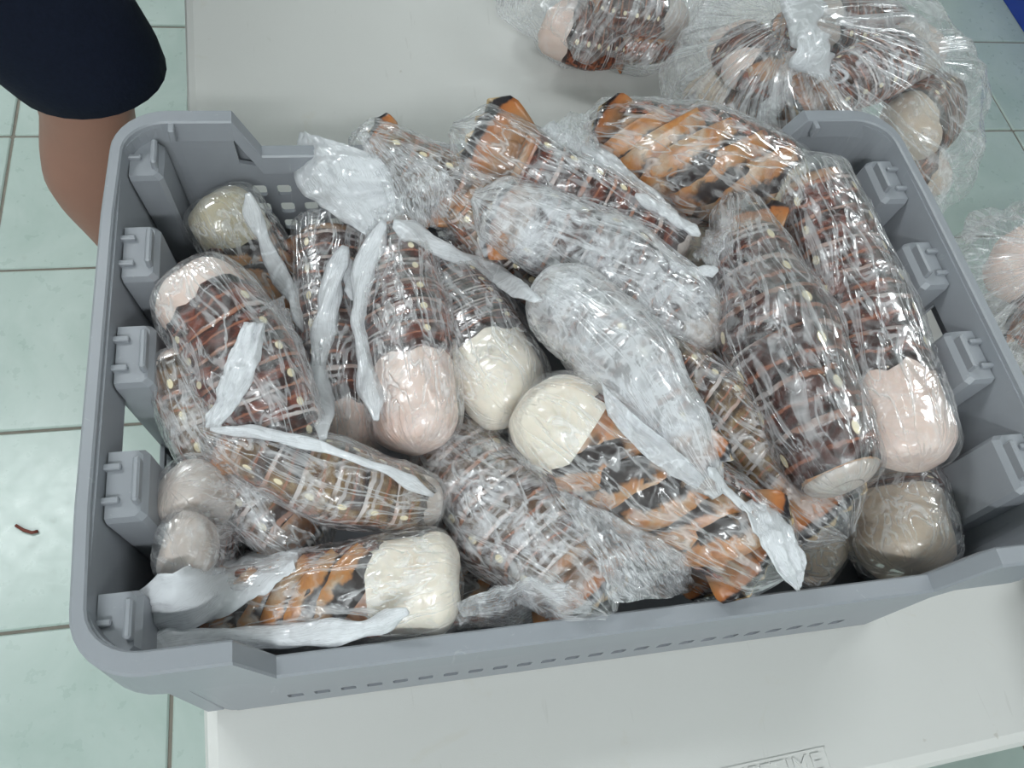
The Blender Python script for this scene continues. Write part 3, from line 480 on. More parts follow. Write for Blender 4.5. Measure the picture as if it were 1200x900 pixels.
BAG_TAILS = {
 'B1': {'p': [[0.2475, 0.3794, 0.8336], [0.2533, 0.3405, 0.8443], [0.2745, 0.3138, 0.84]], 'r': [0.0299, 0.0305, 0.0217], 'up': [-0.414, -0.082, 0.907], 'tm': 0.3, 'meat': 'pink', 'frost': 0.3, 'haze': 0, 'roll': 20, 'fan': 0.2, 'tan': 0.1, 'red': 0.3},
 'B2': {'p': [[0.2231, 0.3513, 0.7906], [0.2502, 0.3386, 0.798], [0.2964, 0.3413, 0.79]], 'r': [0.0327, 0.0341, 0.0248], 'up': [-0.041, -0.359, 0.932], 'tm': 0.3, 'meat': 'tan', 'frost': 0.4, 'haze': 0, 'roll': 10, 'fan': 0.2, 'tan': 0.4, 'red': 0.3},
 'B3': {'p': [[0.4348, 0.3385, 0.8633], [0.3335, 0.2828, 0.873], [0.2684, 0.2591, 0.8558]], 'r': [0.0298, 0.0293, 0.0203], 'up': [0.04, -0.177, 0.983], 'tm': 0.3, 'meat': 'grey', 'frost': 0.8, 'haze': 0, 'roll': 0, 'fan': 0.2, 'tan': 0.1, 'red': 0.3},
 'B4': {'p': [[0.3837, 0.2505, 0.82], [0.427, 0.2744, 0.828], [0.4775, 0.3168, 0.8183]], 'r': [0.035, 0.0373, 0.0279], 'up': [0.445, -0.614, 0.652], 'tm': 0.3, 'meat': 'tan', 'frost': 0.4, 'haze': 0, 'roll': 40, 'fan': 0.2, 'tan': 0.4, 'red': 0.3},
 'B5': {'p': [[0.4425, 0.2338, 0.7914], [0.4222, 0.237, 0.798], [0.4057, 0.2657, 0.79]], 'r': [0.0303, 0.0316, 0.023], 'up': [-0.119, -0.095, 0.988], 'tm': 0.3, 'meat': 'tan', 'frost': 0.5, 'haze': 0, 'roll': 0, 'fan': 0.2, 'tan': 0.4, 'red': 0.3},
 'B6': {'p': [[0.3147, 0.3924, 0.85], [0.3677, 0.3723, 0.858], [0.4377, 0.3722, 0.8496]], 'r': [0.0322, 0.0336, 0.0246], 'up': [-0.028, -0.192, 0.981], 'tm': 0.3, 'meat': 'grey', 'frost': 0.3, 'haze': 0, 'roll': 0, 'fan': 0.2, 'tan': 0.1, 'red': 0.3},
 'B7': {'p': [[0.2351, 0.34, 0.8422], [0.258, 0.3129, 0.8513], [0.2955, 0.3025, 0.845]], 'r': [0.0271, 0.0279, 0.0202], 'up': [0.031, -0.026, -0.999], 'tm': 0.3, 'meat': 'pink', 'frost': 0.2, 'haze': 0, 'roll': 170, 'fan': 0.2, 'tan': 0.1, 'red': 0.3},
 'B8': {'p': [[0.4631, 0.374, 0.7948], [0.4639, 0.3397, 0.7988], [0.4711, 0.3013, 0.79]], 'r': [0.0329, 0.0329, 0.023], 'up': [-0.014, -0.067, 0.998], 'tm': 0.3, 'meat': 'pink', 'frost': 0.5, 'haze': 0, 'roll': 0, 'fan': 0.2, 'tan': 0.1, 'red': 0.3},
 'B9': {'p': [[0.4004, 0.4261, 0.8072], [0.3555, 0.4229, 0.8125], [0.3207, 0.4333, 0.8072]], 'r': [0.0327, 0.0335, 0.024], 'up': [-0.017, -0.195, 0.981], 'tm': 0.3, 'meat': 'pink', 'frost': 0.4, 'haze': 0, 'roll': 0, 'fan': 0.2, 'tan': 0.1, 'red': 0.3},
 'B10': {'p': [[0.2516, 0.3826, 0.7685], [0.2502, 0.3551, 0.7689], [0.2785, 0.3306, 0.76]], 'r': [0.0314, 0.0322, 0.023], 'up': [-0.014, -0.168, 0.986], 'tm': 0.3, 'meat': 'tan', 'frost': 0.4, 'haze': 0, 'roll': 0, 'fan': 0.2, 'tan': 0.4, 'red': 0.3},
 'B11': {'p': [[0.4024, 0.3579, 0.77], [0.3429, 0.3316, 0.778], [0.2992, 0.3228, 0.77]], 'r': [0.0317, 0.0322, 0.0228], 'up': [-0.052, 0.153, 0.987], 'tm': 0.3, 'meat': 'grey', 'frost': 0.5, 'haze': 0, 'roll': 20, 'fan': 0.2, 'tan': 0.1, 'red': 0.3},
 'B12': {'p': [[0.431, 0.2341, 0.771], [0.4275, 0.2462, 0.7744], [0.4476, 0.2697, 0.76]], 'r': [0.026, 0.0273, 0.0201], 'up': [0.197, 0.204, 0.959], 'tm': 0.3, 'meat': 'tan', 'frost': 0.4, 'haze': 0, 'roll': 0, 'fan': 0.2, 'tan': 0.4, 'red': 0.3},
 'C1': {'p': [[0.0898, 0.4868, 0.7613], [0.1252, 0.4682, 0.7652], [0.1805, 0.4667, 0.755]], 'r': [0.0348, 0.0365, 0.0267], 'up': [0.024, -0.201, 0.979], 'tm': 0.3, 'meat': 'pink', 'frost': 0.3, 'haze': 0, 'roll': 0, 'fan': 0.2, 'tan': 0.1, 'red': 0.3},
 'C2': {'p': [[0.1485, 0.4799, 0.755], [0.1919, 0.4587, 0.7642], [0.2324, 0.465, 0.761]], 'r': [0.0258, 0.0269, 0.0195], 'up': [0.009, -0.329, -0.944], 'tm': 0.3, 'meat': 'tan', 'frost': 0.4, 'haze': 0, 'roll': 150, 'fan': 0.2, 'tan': 0.4, 'red': 0.3},
 'C3': {'p': [[0.2355, 0.4692, 0.79], [0.179, 0.4695, 0.798], [0.1326, 0.4908, 0.79]], 'r': [0.0296, 0.0305, 0.0219], 'up': [-0.039, -0.188, 0.981], 'tm': 0.3, 'meat': 'grey', 'frost': 0.5, 'haze': 0, 'roll': 0, 'fan': 0.2, 'tan': 0.1, 'red': 0.3},
 'D1': {'p': [[0.452, 0.1248, 0.8], [0.4872, 0.0997, 0.808], [0.5409, 0.0855, 0.8]], 'r': [0.0384, 0.0398, 0.0288], 'up': [-0.073, -0.165, 0.984], 'tm': 0.3, 'meat': 'pink', 'frost': 0.4, 'haze': 0, 'roll': 0, 'fan': 0.2, 'tan': 0.1, 'red': 0.3},
 'D2': {'p': [[0.5598, 0.0469, 0.7661], [0.5166, 0.0612, 0.773], [0.4885, 0.088, 0.765]], 'r': [0.0373, 0.0388, 0.0281], 'up': [-0.097, -0.142, 0.985], 'tm': 0.3, 'meat': 'pink', 'frost': 0.5, 'haze': 0, 'roll': 0, 'fan': 0.2, 'tan': 0.1, 'red': 0.3},
}
FLAPS = [
 ('T1', 'strip', 0.62, [[-0.2149, 0.1398, 0.8908], [-0.2048, 0.1077, 0.8694], [-0.1896, 0.0827, 0.8457], [-0.1789, 0.0472, 0.8483]], 0.0134),
 ('T2', 'sheet', 0.9, [[-0.2133, 0.0034, 0.9331], [-0.2264, -0.0201, 0.921], [-0.2408, -0.0479, 0.9004]], [[-0.2001, 0.0035, 0.9281], [-0.209, -0.0282, 0.9228], [-0.2317, -0.051, 0.903]]),
 ('T2', 'sheet', 0.4, [[-0.2065, 0.0129, 0.9311], [-0.1904, 0.0589, 0.8218]], [[-0.2024, 0.0767, 0.8392], [-0.1789, 0.0239, 0.8462]]),
 ('T4', 'strip', 0.8, [[-0.2366, -0.0504, 0.9025], [-0.1959, -0.0609, 0.9055], [-0.1526, -0.077, 0.9008], [-0.1081, -0.0941, 0.8758]], 0.0076),
 ('T7', 'sheet', 0.9, [[-0.2836, -0.1347, 0.87], [-0.2516, -0.1374, 0.9133], [-0.2308, -0.1018, 0.8195], [-0.1873, -0.1158, 0.8595]], [[-0.2787, -0.1642, 0.87], [-0.2487, -0.1557, 0.8641], [-0.2146, -0.1465, 0.8778], [-0.1929, -0.1307, 0.88]]),
 ('T7', 'strip', 0.8, [[-0.2749, -0.1666, 0.8807], [-0.239, -0.1638, 0.867], [-0.1928, -0.1685, 0.8666], [-0.1546, -0.1707, 0.878], [-0.1318, -0.1678, 0.8919]], 0.0143),
 ('T8', 'strip', 0.8, [[-0.1498, 0.1057, 0.8709], [-0.1653, 0.058, 0.8634], [-0.1734, 0.0087, 0.854], [-0.1716, -0.0625, 0.901]], 0.0162),
 ('T8', 'strip', 0.8, [[-0.1522, 0.1071, 0.8673], [-0.149, 0.0827, 0.8638], [-0.1466, 0.0644, 0.8611]], 0.008),
 ('T9', 'sheet', 0.82, [[-0.1768, 0.219, 0.87], [-0.1812, 0.1691, 0.87], [-0.1625, 0.1403, 0.8711], [-0.1337, 0.109, 0.8778]], [[-0.147, 0.1809, 0.8981], [-0.1192, 0.1546, 0.9041], [-0.1107, 0.1354, 0.889], [-0.1144, 0.1074, 0.8865]]),
 ('T9', 'strip', 0.85, [[-0.1215, 0.111, 0.8918], [-0.1374, 0.0749, 0.8788], [-0.1424, 0.039, 0.8685], [-0.1415, -0.0039, 0.8718], [-0.1385, -0.0418, 0.8808]], 0.0157),
 ('T11', 'sheet', 0.38, [[-0.1375, 0.1806, 0.9068], [-0.1242, 0.153, 0.8971], [-0.1141, 0.1106, 0.8882]], [[-0.1093, 0.1712, 0.9109], [-0.0722, 0.1343, 0.909], [-0.0748, 0.1238, 0.8627]]),
 ('T11', 'strip', 0.72, [[-0.1153, 0.1015, 0.8993], [-0.0797, 0.0933, 0.879], [-0.0417, 0.0801, 0.8634], [-0.0321, 0.0125, 0.9269]], 0.015),
 ('T12', 'sheet', 0.5, [[-0.0026, 0.1684, 0.9213], [0.0245, 0.1403, 0.9166], [0.0655, 0.1266, 0.9011], [0.1005, 0.1017, 0.89]], [[0.0219, 0.1869, 0.9083], [0.0549, 0.1508, 0.9104], [0.0877, 0.1262, 0.8953], [0.1098, 0.1029, 0.8861]]),
 ('T12', 'strip', 0.7, [[0.0648, 0.1165, 0.907], [0.0918, 0.1041, 0.8974], [0.1141, 0.0884, 0.8905]], 0.0109),
 ('T14', 'sheet', 0.28, [[0.002, 0.1703, 0.9194], [0.0036, 0.1392, 0.9224], [0.0278, 0.1213, 0.9136]], [[0.0417, 0.1934, 0.9176], [0.0412, 0.1702, 0.9166], [0.0438, 0.1362, 0.9097]]),
 ('T15', 'sheet', 0.32, [[0.1387, 0.0995, 0.9107], [0.1374, 0.111, 0.8635], [0.1077, 0.0757, 0.8832]], [[0.1388, 0.092, 0.9118], [0.119, 0.0631, 0.909], [0.1132, 0.0486, 0.8959]]),
 ('T17', 'sheet', 0.55, [[-0.0033, -0.0502, 0.9286], [0.0153, -0.0791, 0.929], [0.0346, -0.1051, 0.9326], [0.0459, -0.1217, 0.9305]], [[-0.0022, -0.0714, 0.9236], [0.0136, -0.0986, 0.9224], [0.0304, -0.1144, 0.9218], [0.0428, -0.1245, 0.925]]),
 ('T18', 'sheet', 0.88, [[0.0659, -0.137, 0.9207], [0.0717, -0.1575, 0.9201], [0.0806, -0.1774, 0.915], [0.0952, -0.1853, 0.9014]], [[0.1103, -0.118, 0.8817], [0.0949, -0.1508, 0.9196], [0.0988, -0.1712, 0.9166], [0.0974, -0.1826, 0.9056]]),
 ('T18', 'strip', 0.8, [[0.0478, -0.1154, 0.9331], [0.0618, -0.1259, 0.9199], [0.0734, -0.141, 0.9206]], 0.0066),
 ('T21', 'sheet', 0.36, [[-0.0357, -0.0929, 0.8752], [-0.0206, -0.1414, 0.8897], [-0.0143, -0.1781, 0.8961]], [[-0.0005, -0.1246, 0.8886], [0.0366, -0.1529, 0.8895], [0.0606, -0.161, 0.834]]),
 ('T28', 'sheet', 0.38, [[-0.1034, -0.1649, 0.8902], [-0.0684, -0.1548, 0.8793], [-0.0398, -0.1614, 0.8871], [-0.0276, -0.175, 0.8945]], [[-0.1024, -0.1754, 0.8649], [-0.057, -0.1611, 0.796], [-0.0436, -0.1758, 0.8664], [-0.0284, -0.1804, 0.8928]]),
 ('T25', 'strip', 0.75, [[0.0719, 0.0449, 0.9137], [0.0947, 0.0496, 0.8998], [0.1098, 0.0441, 0.9083]], 0.0079),
 ('T26', 'strip', 0.5, [[0.1504, 0.0284, 0.9248], [0.1514, 0.0025, 0.9287], [0.1511, -0.026, 0.9321]], 0.0139),
]
BAGS = {'big': ([0.348, 0.3162, 0.802], [0.2763, 0.3209, 0.905]), 'small': ([0.1739, 0.5308, 0.785], [0.2131, 0.5861, 0.86]), 'right': ([0.5118, 0.0978, 0.785], [0.4838, 0.0849, 0.85])}
KNOT = [[0.2904, 0.3723, 0.9], [0.2703, 0.3078, 0.908], [0.2727, 0.2818, 0.9], [0.2811, 0.2608, 0.89]]
STRAND = [[0.2628, 0.2898, 0.895], [0.2566, 0.2798, 0.87], [0.2373, 0.2465, 0.845]]


# ------------------------------------------------------------------ lobster tails
def spow(x, p): return math.copysign(abs(x) ** p, x)
class Spine:
    def __init__(s, pts, rad, up):
        s.p = [Vector(p) for p in pts]; s.r = rad; s.up = Vector(up); n = 60; s.S = []
        k = len(s.p)
        for i in range(n + 1): s.S.append(s.raw(i / n))
        d = [0.]
        for a, b in zip(s.S, s.S[1:]): d.append(d[-1] + (b - a).length)
        s.L = d[-1]; s.d = d
    def raw(s, t):   # Lagrange through 3 points, or Catmull-Rom through 5
        p = s.p
        if len(p) == 3: return p[0] * (1 - t) * (1 - 2 * t) + p[1] * 4 * t * (1 - t) + p[2] * t * (2 * t - 1)
        k = len(p) - 1; i = min(int(t * k), k - 1); u = t * k - i
        a, b = p[i], p[i + 1]; q0 = p[i - 1] if i else a * 2 - b; q3 = p[i + 2] if i + 2 <= k else b * 2 - a
        return .5 * ((2 * a) + (b - q0) * u + (2 * q0 - 5 * a + 4 * b - q3) * u * u + (3 * a - q0 - 3 * b + q3) * u ** 3)
    def at(s, t):
        if t < 0: return s.S[0] + (s.S[0] - s.S[1]).normalized() * (-t * s.L)
        if t > 1: return s.S[-1] + (s.S[-1] - s.S[-2]).normalized() * ((t - 1) * s.L)
        q = t * s.L; lo = 0
        for i in range(len(s.d) - 1):
            if s.d[i + 1] >= q: lo = i; break
        u = (q - s.d[lo]) / max(s.d[lo + 1] - s.d[lo], 1e-9); return s.S[lo].lerp(s.S[lo + 1], u)
    def frame(s, t):
        e = .02; T = (s.at(min(t + e, 1.2)) - s.at(max(t - e, -.2))).normalized()
        N = (s.up - T * s.up.dot(T)).normalized(); return T, T.cross(N).normalized(), N
    def rad(s, t):
        t = max(0., min(1., t)); k = len(s.r) - 1; i = min(int(t * k), k - 1); u = t * k - i; u = u * u * (3 - 2 * u)
        return s.r[i] * (1 - u) + s.r[i + 1] * u
def tail_point(S, t, th, k=1., cap=True, seed=0., lump=0.):
    T, B, N = S.frame(t); a = S.rad(t) * k
    if cap:
        lc = S.lc * S.r[0] / S.L
        if t < lc: a *= max(0., 1 - (1 - max(t, 0.) / lc) ** 2.5) ** (1 / 2.5)
    c, s_ = spow(math.cos(th), .86), spow(math.sin(th), .86)
    kd = .80 if s_ > 0 else .64
    p = S.at(t) + (B * c + N * s_ * kd) * a
    lump *= max(0., 1 - (t / .17) ** 3) if lump > .2 else 1
    if lump:
        q = p * 38 + Vector((seed, seed * 1.7, 0)); p += (p - S.at(t)) * lump * noise.noise(q)
        if t < .12 and lump > .1: p += T * (noise.noise(p * 60 + Vector((seed, 0, 0))) * .003)
    return p
def build_tail(name, sp, label, group, wrapped=True, lod=1., seed=1., cat='lobster tail'):
    S = Spine(sp['p'], sp['r'], sp['up']); S.lc = sp.get('lc', .72); base = S.at(.5); base = Vector((base.x, base.y, min(S.at(0).z, S.at(1).z) - S.rad(.5) * .7))
    root = empty(name, base, label, cat, group); tm = sp['tm']; fr = sp['frost']
    def prt(nm, me, mat, smooth=True, **kw):
        o = link(nm, me, mat, root, smooth); o['frost'] = fr; o['tan'] = sp['tan']; o['red'] = sp['red']
        for k_, v_ in kw.items(): o[k_] = v_
        return o
    nth = int(26 * lod) // 2 * 2
    # meat
    n = int(16 * lod); ts_ = [0.0015 + (tm + .05) * (i / (n - 1)) ** 1.5 for i in range(n)]
    P = [[tail_point(S, t, 2 * math.pi * j / nth, .985, True, seed, .26 if tm > .1 else .05) for j in range(nth)] for t in ts_]
    prt('meat', grid_mesh('meat', P, True, uv=lambda i, m: min(i / (m - 1), 1), pole0=True), MEAT[sp['meat']])
    # flesh inside the shell and the underside
    n = int(16 * lod); P = [[tail_point(S, tm + .02 + (1.06 - sp['fan'] - tm) * i / (n - 1), 2 * math.pi * j / nth, .90, False, seed, .10) for j in range(nth)] for i in range(n)]
    prt('underside', grid_mesh('underside', P, True, uv=lambda i, m: min(i / (m - 1), 1), pole1=True), BELLY)
    # six armour rings
    end = 1.03 - sp['fan']; ns = 6; na = 5; A0, A1 = math.radians(-32), math.radians(212); nt_ = int(22 * lod)
    for k in range(ns):
        t0 = tm + (end - tm) * k / ns; dt = (end - tm) / ns
        Po, Pi = [], []
        for i in range(na + 1):
            u = i / na; ro, ri = [], []
            for j in range(nt_ + 1):
                v = j / nt_; th = A0 + (A1 - A0) * v; edge = abs(v - .5) * 2
                t = t0 + dt * (u * 1.22 + .45 * edge ** 5 * u - .06)
                if k == 0: t += dt * .55 * (1 - u) * noise.noise(Vector((math.cos(th) * 2.2, math.sin(th) * 2.2, seed * 1.7))) * (tm > .05)
                kk = 1.0 + .035 * u + .02 * math.sin(u * math.pi) + (.03 * edge ** 6 * u)
                kk *= 1 + .018 * noise.noise(Vector((seed * 3 + k, v * 6, u * 2)))
                ro.append(tail_point(S, t, th, kk)); ri.append(tail_point(S, t, th, kk - .06))
            Po.append(ro); Pi.append(ri)
        prt('shell_segment', plate_mesh('shell_segment', Po, Pi), SHELL)
    # tail fan: telson and four side plates
    T, B, N = S.frame(.9); Lf = sp['fan'] * S.L * 1.03; ae = S.rad(.9)
    for k in (-2, 2, -1, 1, 0):
        ang = k * .17; D = (T * math.cos(ang) + B * math.sin(ang)); Cc = D.cross(N).normalized(); O = S.at(1 - sp['fan']) + B * (k * .24 * ae) + N * ((.34 - .16 * abs(k)) * ae * .8)
        wd = ae * (.62 if k else .66); P, Q = [], []
        for i in range(9):
            u = i / 8; wv = wd * (.55 + .45 * math.sin(min(u * 1.25, 1.) * math.pi / 2)) * math.sqrt(max(.02, 1 - max(0., (u - .72) / .285) ** 2.4)); r1, r2 = [], []
            for j in range(8):
                v = j / 7 * 2 - 1; w_ = .003 * noise.noise(Vector((u * 3, v * 2, seed + k)))
                p = O + D * (Lf * (u * (1 - .05 * v * v))) - Cc * (wv * v) + N * (-.18 * ae * v * v * (1 if k == 0 else .6) - .34 * ae * u * u + w_)
                r1.append(p); r2.append(p - N * .0016)
            P.append(r1); Q.append(r2)
        prt('tail_fin', plate_mesh('tail_fin', P, Q), FAN)
    # swimmerets, where the underside shows
    if 60 < abs(sp['roll']) < 300:
        for k in range(5):
            t = tm + .02 + (1.0 - sp['fan'] - tm) * (k + .1) / 5; T, B, N = S.frame(t); a = S.rad(t)
            for s_ in (0,):
                D = (T * .60 + B * .72 - N * .03 + (T * .2 + B * .1) * noise.noise(Vector((k * 3.3, s_, seed)))).normalized(); Cc = D.cross(N).normalized()
                O = S.at(t) - N * ((.57 + .05 * s_) * a) + B * (-.86 * a); ll, wd = a * (1.95 + .25 * noise.noise(Vector((k, s_ * 5, seed)))), a * .34; P, Q = [], []
                for i in range(8):
                    u = i / 7; wv = wd * (.45 + .85 * math.sin(math.pi * min(1, .15 + u * .78)) ** .8); r1, r2 = [], []
                    for j in range(7):
                        v = j / 6 * 2 - 1
                        x = (O + D * (ll * u) - S.at(t)).dot(B) / a; drop = .42 * max(0., abs(x) - .35) ** 1.6
                        p = O + D * (ll * u) - Cc * (wv * v) + N * (a * (drop - .08 * math.sin(u * 3.1) + .07 * v * v) - .0008 * (k % 3)) + N * (.003 * noise.noise(Vector((u * 2, v * 2, seed + k + s_))))
                        r1.append(p); r2.append(p + N * .0015)
                    P.append(r1); Q.append(r2)
                prt('swimmeret', plate_mesh('swimmeret', Q, P), BLADE)
    if not wrapped: return root
    # plastic wrap: closed over the meat, loose and crinkled along the shell, twisted shut past the fan
    m, n = 70, 56; P = []; hz = sp['haze']
    for i in range(m):
        q = i / (m - 1); t = -.012 + q * 1.085; row = []
        for j in range(n):
            th = 2 * math.pi * j / n; T, B, N = S.frame(t); a = S.rad(t)
            if t < .8: a = max(a, .0)
            lc = S.lc * S.r[0] / S.L; tt = t + .012
            cf = max(0., 1 - (1 - min(tt / lc, 1.)) ** 2.5) ** (1 / 2.5)
            tw = 0.
            if t > .98: cf *= max(.10, 1 - ((t - .98) / .085) ** 1.4 * .9)
            a = a * (1.055 + .03 * math.sin(math.pi * min(1, q))) * max(cf, .02) + .0012
            c, s2 = spow(math.cos(th), .92), spow(math.sin(th), .92); kd = .84 if s2 > 0 else (.70 if sp['roll'] < 60 else .80)
            # long slack creases plus fine crumple
            cr = abs(noise.noise(Vector((math.cos(th) * 3.2 + q * 5, math.sin(th) * 3.2 - q * 3, seed)))); cr2 = abs(noise.noise(Vector((math.cos(th) * 7 - q * 9, math.sin(th) * 7 + q * 14, seed + 5))))
            off = (.0042 * (.35 - cr) + .0020 * (.3 - cr2)) * min(1., q * 6)
            dirv = B * c + N * s2 * kd
            row.append(S.at(t) + dirv * a + dirv.normalized() * off)
        P.append(row)
    w = prt('plastic_wrap', grid_mesh('plastic_wrap', P, True, uv=lambda i, mm: i / (mm - 1), pole0=True, pole1=True), FILM, haze=hz)
    return root
def crumple(p, seed, amp=.0022, sc_=70.):
    q = Vector(p) * sc_ + Vector((seed, seed * .7, seed * 1.3))
    return Vector((0, 0, 1)) * (abs(noise.noise(q)) - .3) * amp * 2 + noise.noise_vector(q * .6) * amp
def cat3(p, t):
    k = len(p) - 1; i = min(int(t * k), k - 1); u = t * k - i
    a, b = p[i], p[i + 1]; q0 = p[i - 1] if i else a * 2 - b; q3 = p[i + 2] if i + 2 <= k else b * 2 - a
    return .5 * ((2 * a) + (b - q0) * u + (2 * q0 - 5 * a + 4 * b - q3) * u * u + (3 * a - q0 - 3 * b + q3) * u ** 3)
def strip(root, pts, width, dens, seed, name='twisted_wrap_end', mat=None, smooth=True):
    pts = [Vector(p) for p in pts]; P = []; n = 44; up = Vector((0, -.25, 1)).normalized()
    for i in range(n):
        t = i / (n - 1); c = cat3(pts, t); T = (cat3(pts, min(1, t + .02)) - cat3(pts, max(0, t - .02))).normalized()
        B = T.cross(up).normalized(); N = B.cross(T); tw = .5 * noise.noise(Vector((t * 4, seed, 0))); w_ = width / 2 * (.82 + .5 * noise.noise(Vector((t * 6, seed + 3, 0)))) * (min(1, .35 + t * 6, .35 + (1 - t) * 6))
        row = []
        for j in range(14):
            a = 2 * math.pi * j / 14; r = 1 + .28 * math.sin(3 * a + t * 14 + seed) ; x, y = math.cos(a + tw) * w_ * r, math.sin(a + tw) * w_ * .5 * r
            p = c + B * x + N * y; row.append(p + crumple(p, seed, .0011, 90))
        P.append(row)
    o = link(name, grid_mesh(name, P, True, uv=lambda i, m: i / (m - 1), pole0=True, pole1=True), mat or FOLD, root, smooth); o['haze'] = dens; return o
def sheet(root, A, B, dens, seed, name='loose_wrap_fold', mat=None):
    A = [Vector(p) for p in A]; B = [Vector(p) for p in B]; n, m = 30, 22; P, Q = [], []
    for i in range(n):
        t = i / (n - 1); a, b = cat3(A, t), cat3(B, t); d = (b - a).length; r, r2 = [], []
        T = (cat3(A, min(1, t + .02)) - cat3(A, max(0, t - .02)) + cat3(B, min(1, t + .02)) - cat3(B, max(0, t - .02))).normalized()
        N = T.cross((b - a).normalized()); N = N if N.z > 0 else -N; N.normalize()
        for j in range(m):
            u = j / (m - 1); jag = 1 + .05 * noise.noise(Vector((t * 9, u * 2, seed)))
            p = a.lerp(b, .5 + (u - .5) * jag) + N * (math.sin(u * math.pi) * d * .12)
            f1 = abs(noise.noise(Vector((t * 5 + seed, u * 2.5, 1)))) ; f2 = abs(noise.noise(Vector((t * 11 - u * 4 + seed, u * 6 + t * 3, 4)))); p += N * (.008 * (.25 - f1) + .0042 * (.2 - f2)) + crumple(p, seed, .0014, 60)
            r.append(p); r2.append(p - N * (.0009 + .0016 * math.sin(u * math.pi)))
        P.append(r); Q.append(r2)
    o = link(name, plate_mesh(name, P, Q), mat or FOLD, root, True); o['haze'] = dens; return o

GRP = 'wrapped lobster tails in the grey crate'
LABELS = {
 'T1': 'wrapped lobster tail with olive-tan meat end in the crate\'s far left corner',
 'T2': 'red-brown lobster tail by the left wall, white plastic tongue lying across its shell',
 'T3': 'frosty grey-brown lobster tail lying under the red-brown tail along the left wall',
 'T4': 'wrapped lobster tail with a white plastic edge along its top, slanting over the left pile',
 'T5': 'half-hidden lobster tail with grey meat end against the left wall, below the frosty tail',
 'T6': 'low frosted lobster tail just behind the folded white plastic in the near left corner',
 'T7': 'belly-up orange and black lobster tail with square cream meat end beside the near rim',
 'T8': 'narrow dark lobster tail with forked white plastic strip, left of the broad pink-ended tail',
 'T9': 'lobster tail with large square pink meat end and long white twisted plastic strip',
 'T10': 'dark brown speckled lobster tail with rounded cream meat end in the middle of the crate',
 'T11': 'yellow-brown lobster tail under crinkled clear plastic at the back rim, its twisted plastic running right',
 'T11b': 'brown lobster tail mostly covered by the white plastic sheet at the back rim',
 'T12': 'reddish brown lobster tail with square orange fan end resting over the low back rim',
 'T13': 'lobster tail white with thick frost, lying across the upper middle of the pile',
 'T14': 'large belly-up orange lobster tail with black stripes at the back right rim',
 'T15': 'long dark banded lobster tail tapering to an orange tip, right of centre, topmost there',
 'T16': 'long dark lobster tail with row of pale dots and pink meat end along right wall',
 'T17': 'white frosted lobster tail with orange tip lying on top at the centre of the pile',
 'T18': 'belly-up orange and black lobster tail with round cream meat end and white folded plastic tip',
 'T19': 'brown lobster tail with square brown-orange fan end, beside the white folded plastic tip',
 'T20': 'broad frosty dark lobster tail pointing at the near rim, between cream and orange tails',
 'T21': 'dark lobster tail with orange edge under loose grey plastic near the middle of near rim',
 'T22': 'lobster tail with big tan meat end in the near right corner of the crate',
 'T23': 'small rounded tan lobster meat end just right of the white folded plastic tip',
 'T24': 'thin pale lobster tail end squeezed between two dark tails on the right',
 'T25': 'pale yellowish lobster tail end deep in the gap below the orange striped tail',
 'T26': 'shaded dark lobster tail in the hollow between the two long dark tails',
 'T27': 'dark lobster tail deep in the gap right of the thickly frosted tail',
 'T28': 'low lobster tail under a loose lump of clear plastic at the near rim',
 'T30': 'dark lobster tail at the bottom left of the pile, glimpsed between the plastic strips'}
roots = {}
for i, (k, sp) in enumerate(TAILS.items()):
    roots[k] = build_tail('lobster_tail', sp, LABELS[k], GRP, True, 1., i * 2.37 + 1)
for i, F in enumerate(FLAPS):
    ow, kind, dens = F[:3]; r = roots[ow]
    if kind == 'strip': strip(r, F[3], F[4], dens, i * 1.9 + .5)
    else: sheet(r, F[3], F[4], dens, i * 1.3 + .2, mat=FOLD if dens > .45 else FILM)

# ------------------------------------------------------------------ tied bags of tails
BL = {
 'B1': 'lobster tail with pale pink end high on the left inside the big tied bag', 'B2': 'lobster tail with tan end low at the left side inside the big tied bag',
 'B3': 'white-frosted lobster tail lying across the front of the big tied bag, right of its knot', 'B4': 'lobster tail with tan end bulging at the right side of the big tied bag',
 'B5': 'dark lobster tail at the bottom right of the big tied bag', 'B6': 'dark lobster tail behind the knot near the top of the big tied bag',
 'B7': 'reddish orange lobster tail just left of the knot inside the big tied bag', 'B8': 'pinkish lobster tail at the far right edge of the big tied bag',
 'B9': 'lobster tail at the back of the big tied bag, cut by the picture\'s top edge',
 'B10': 'tan lobster tail end low at the left bottom of the big tied bag', 'B11': 'greyish lobster tail at the front of the big tied bag, against the crate rim',
 'B12': 'small tan lobster tail lowest at the right bottom of the big tied bag',
 'C1': 'lobster tail with rounded pink end at the left of the smaller back bag', 'C2': 'lobster tail with tan and dark shell at the front of the smaller back bag',
 'C3': 'greyish lobster tail on top inside the smaller back bag',
 'D1': 'pink lobster tail uppermost in the bag right of the crate', 'D2': 'pale lobster tail underneath in the bag right of the crate'}
for i, (k, sp) in enumerate(BAG_TAILS.items()):
    g = {'B': 'lobster tails in the big tied bag', 'C': 'lobster tails in the smaller back bag', 'D': 'lobster tails in the bag right of the crate'}[k[0]]
    build_tail('lobster_tail', sp, BL[k], g, False, .8, i * 3.1 + 60)
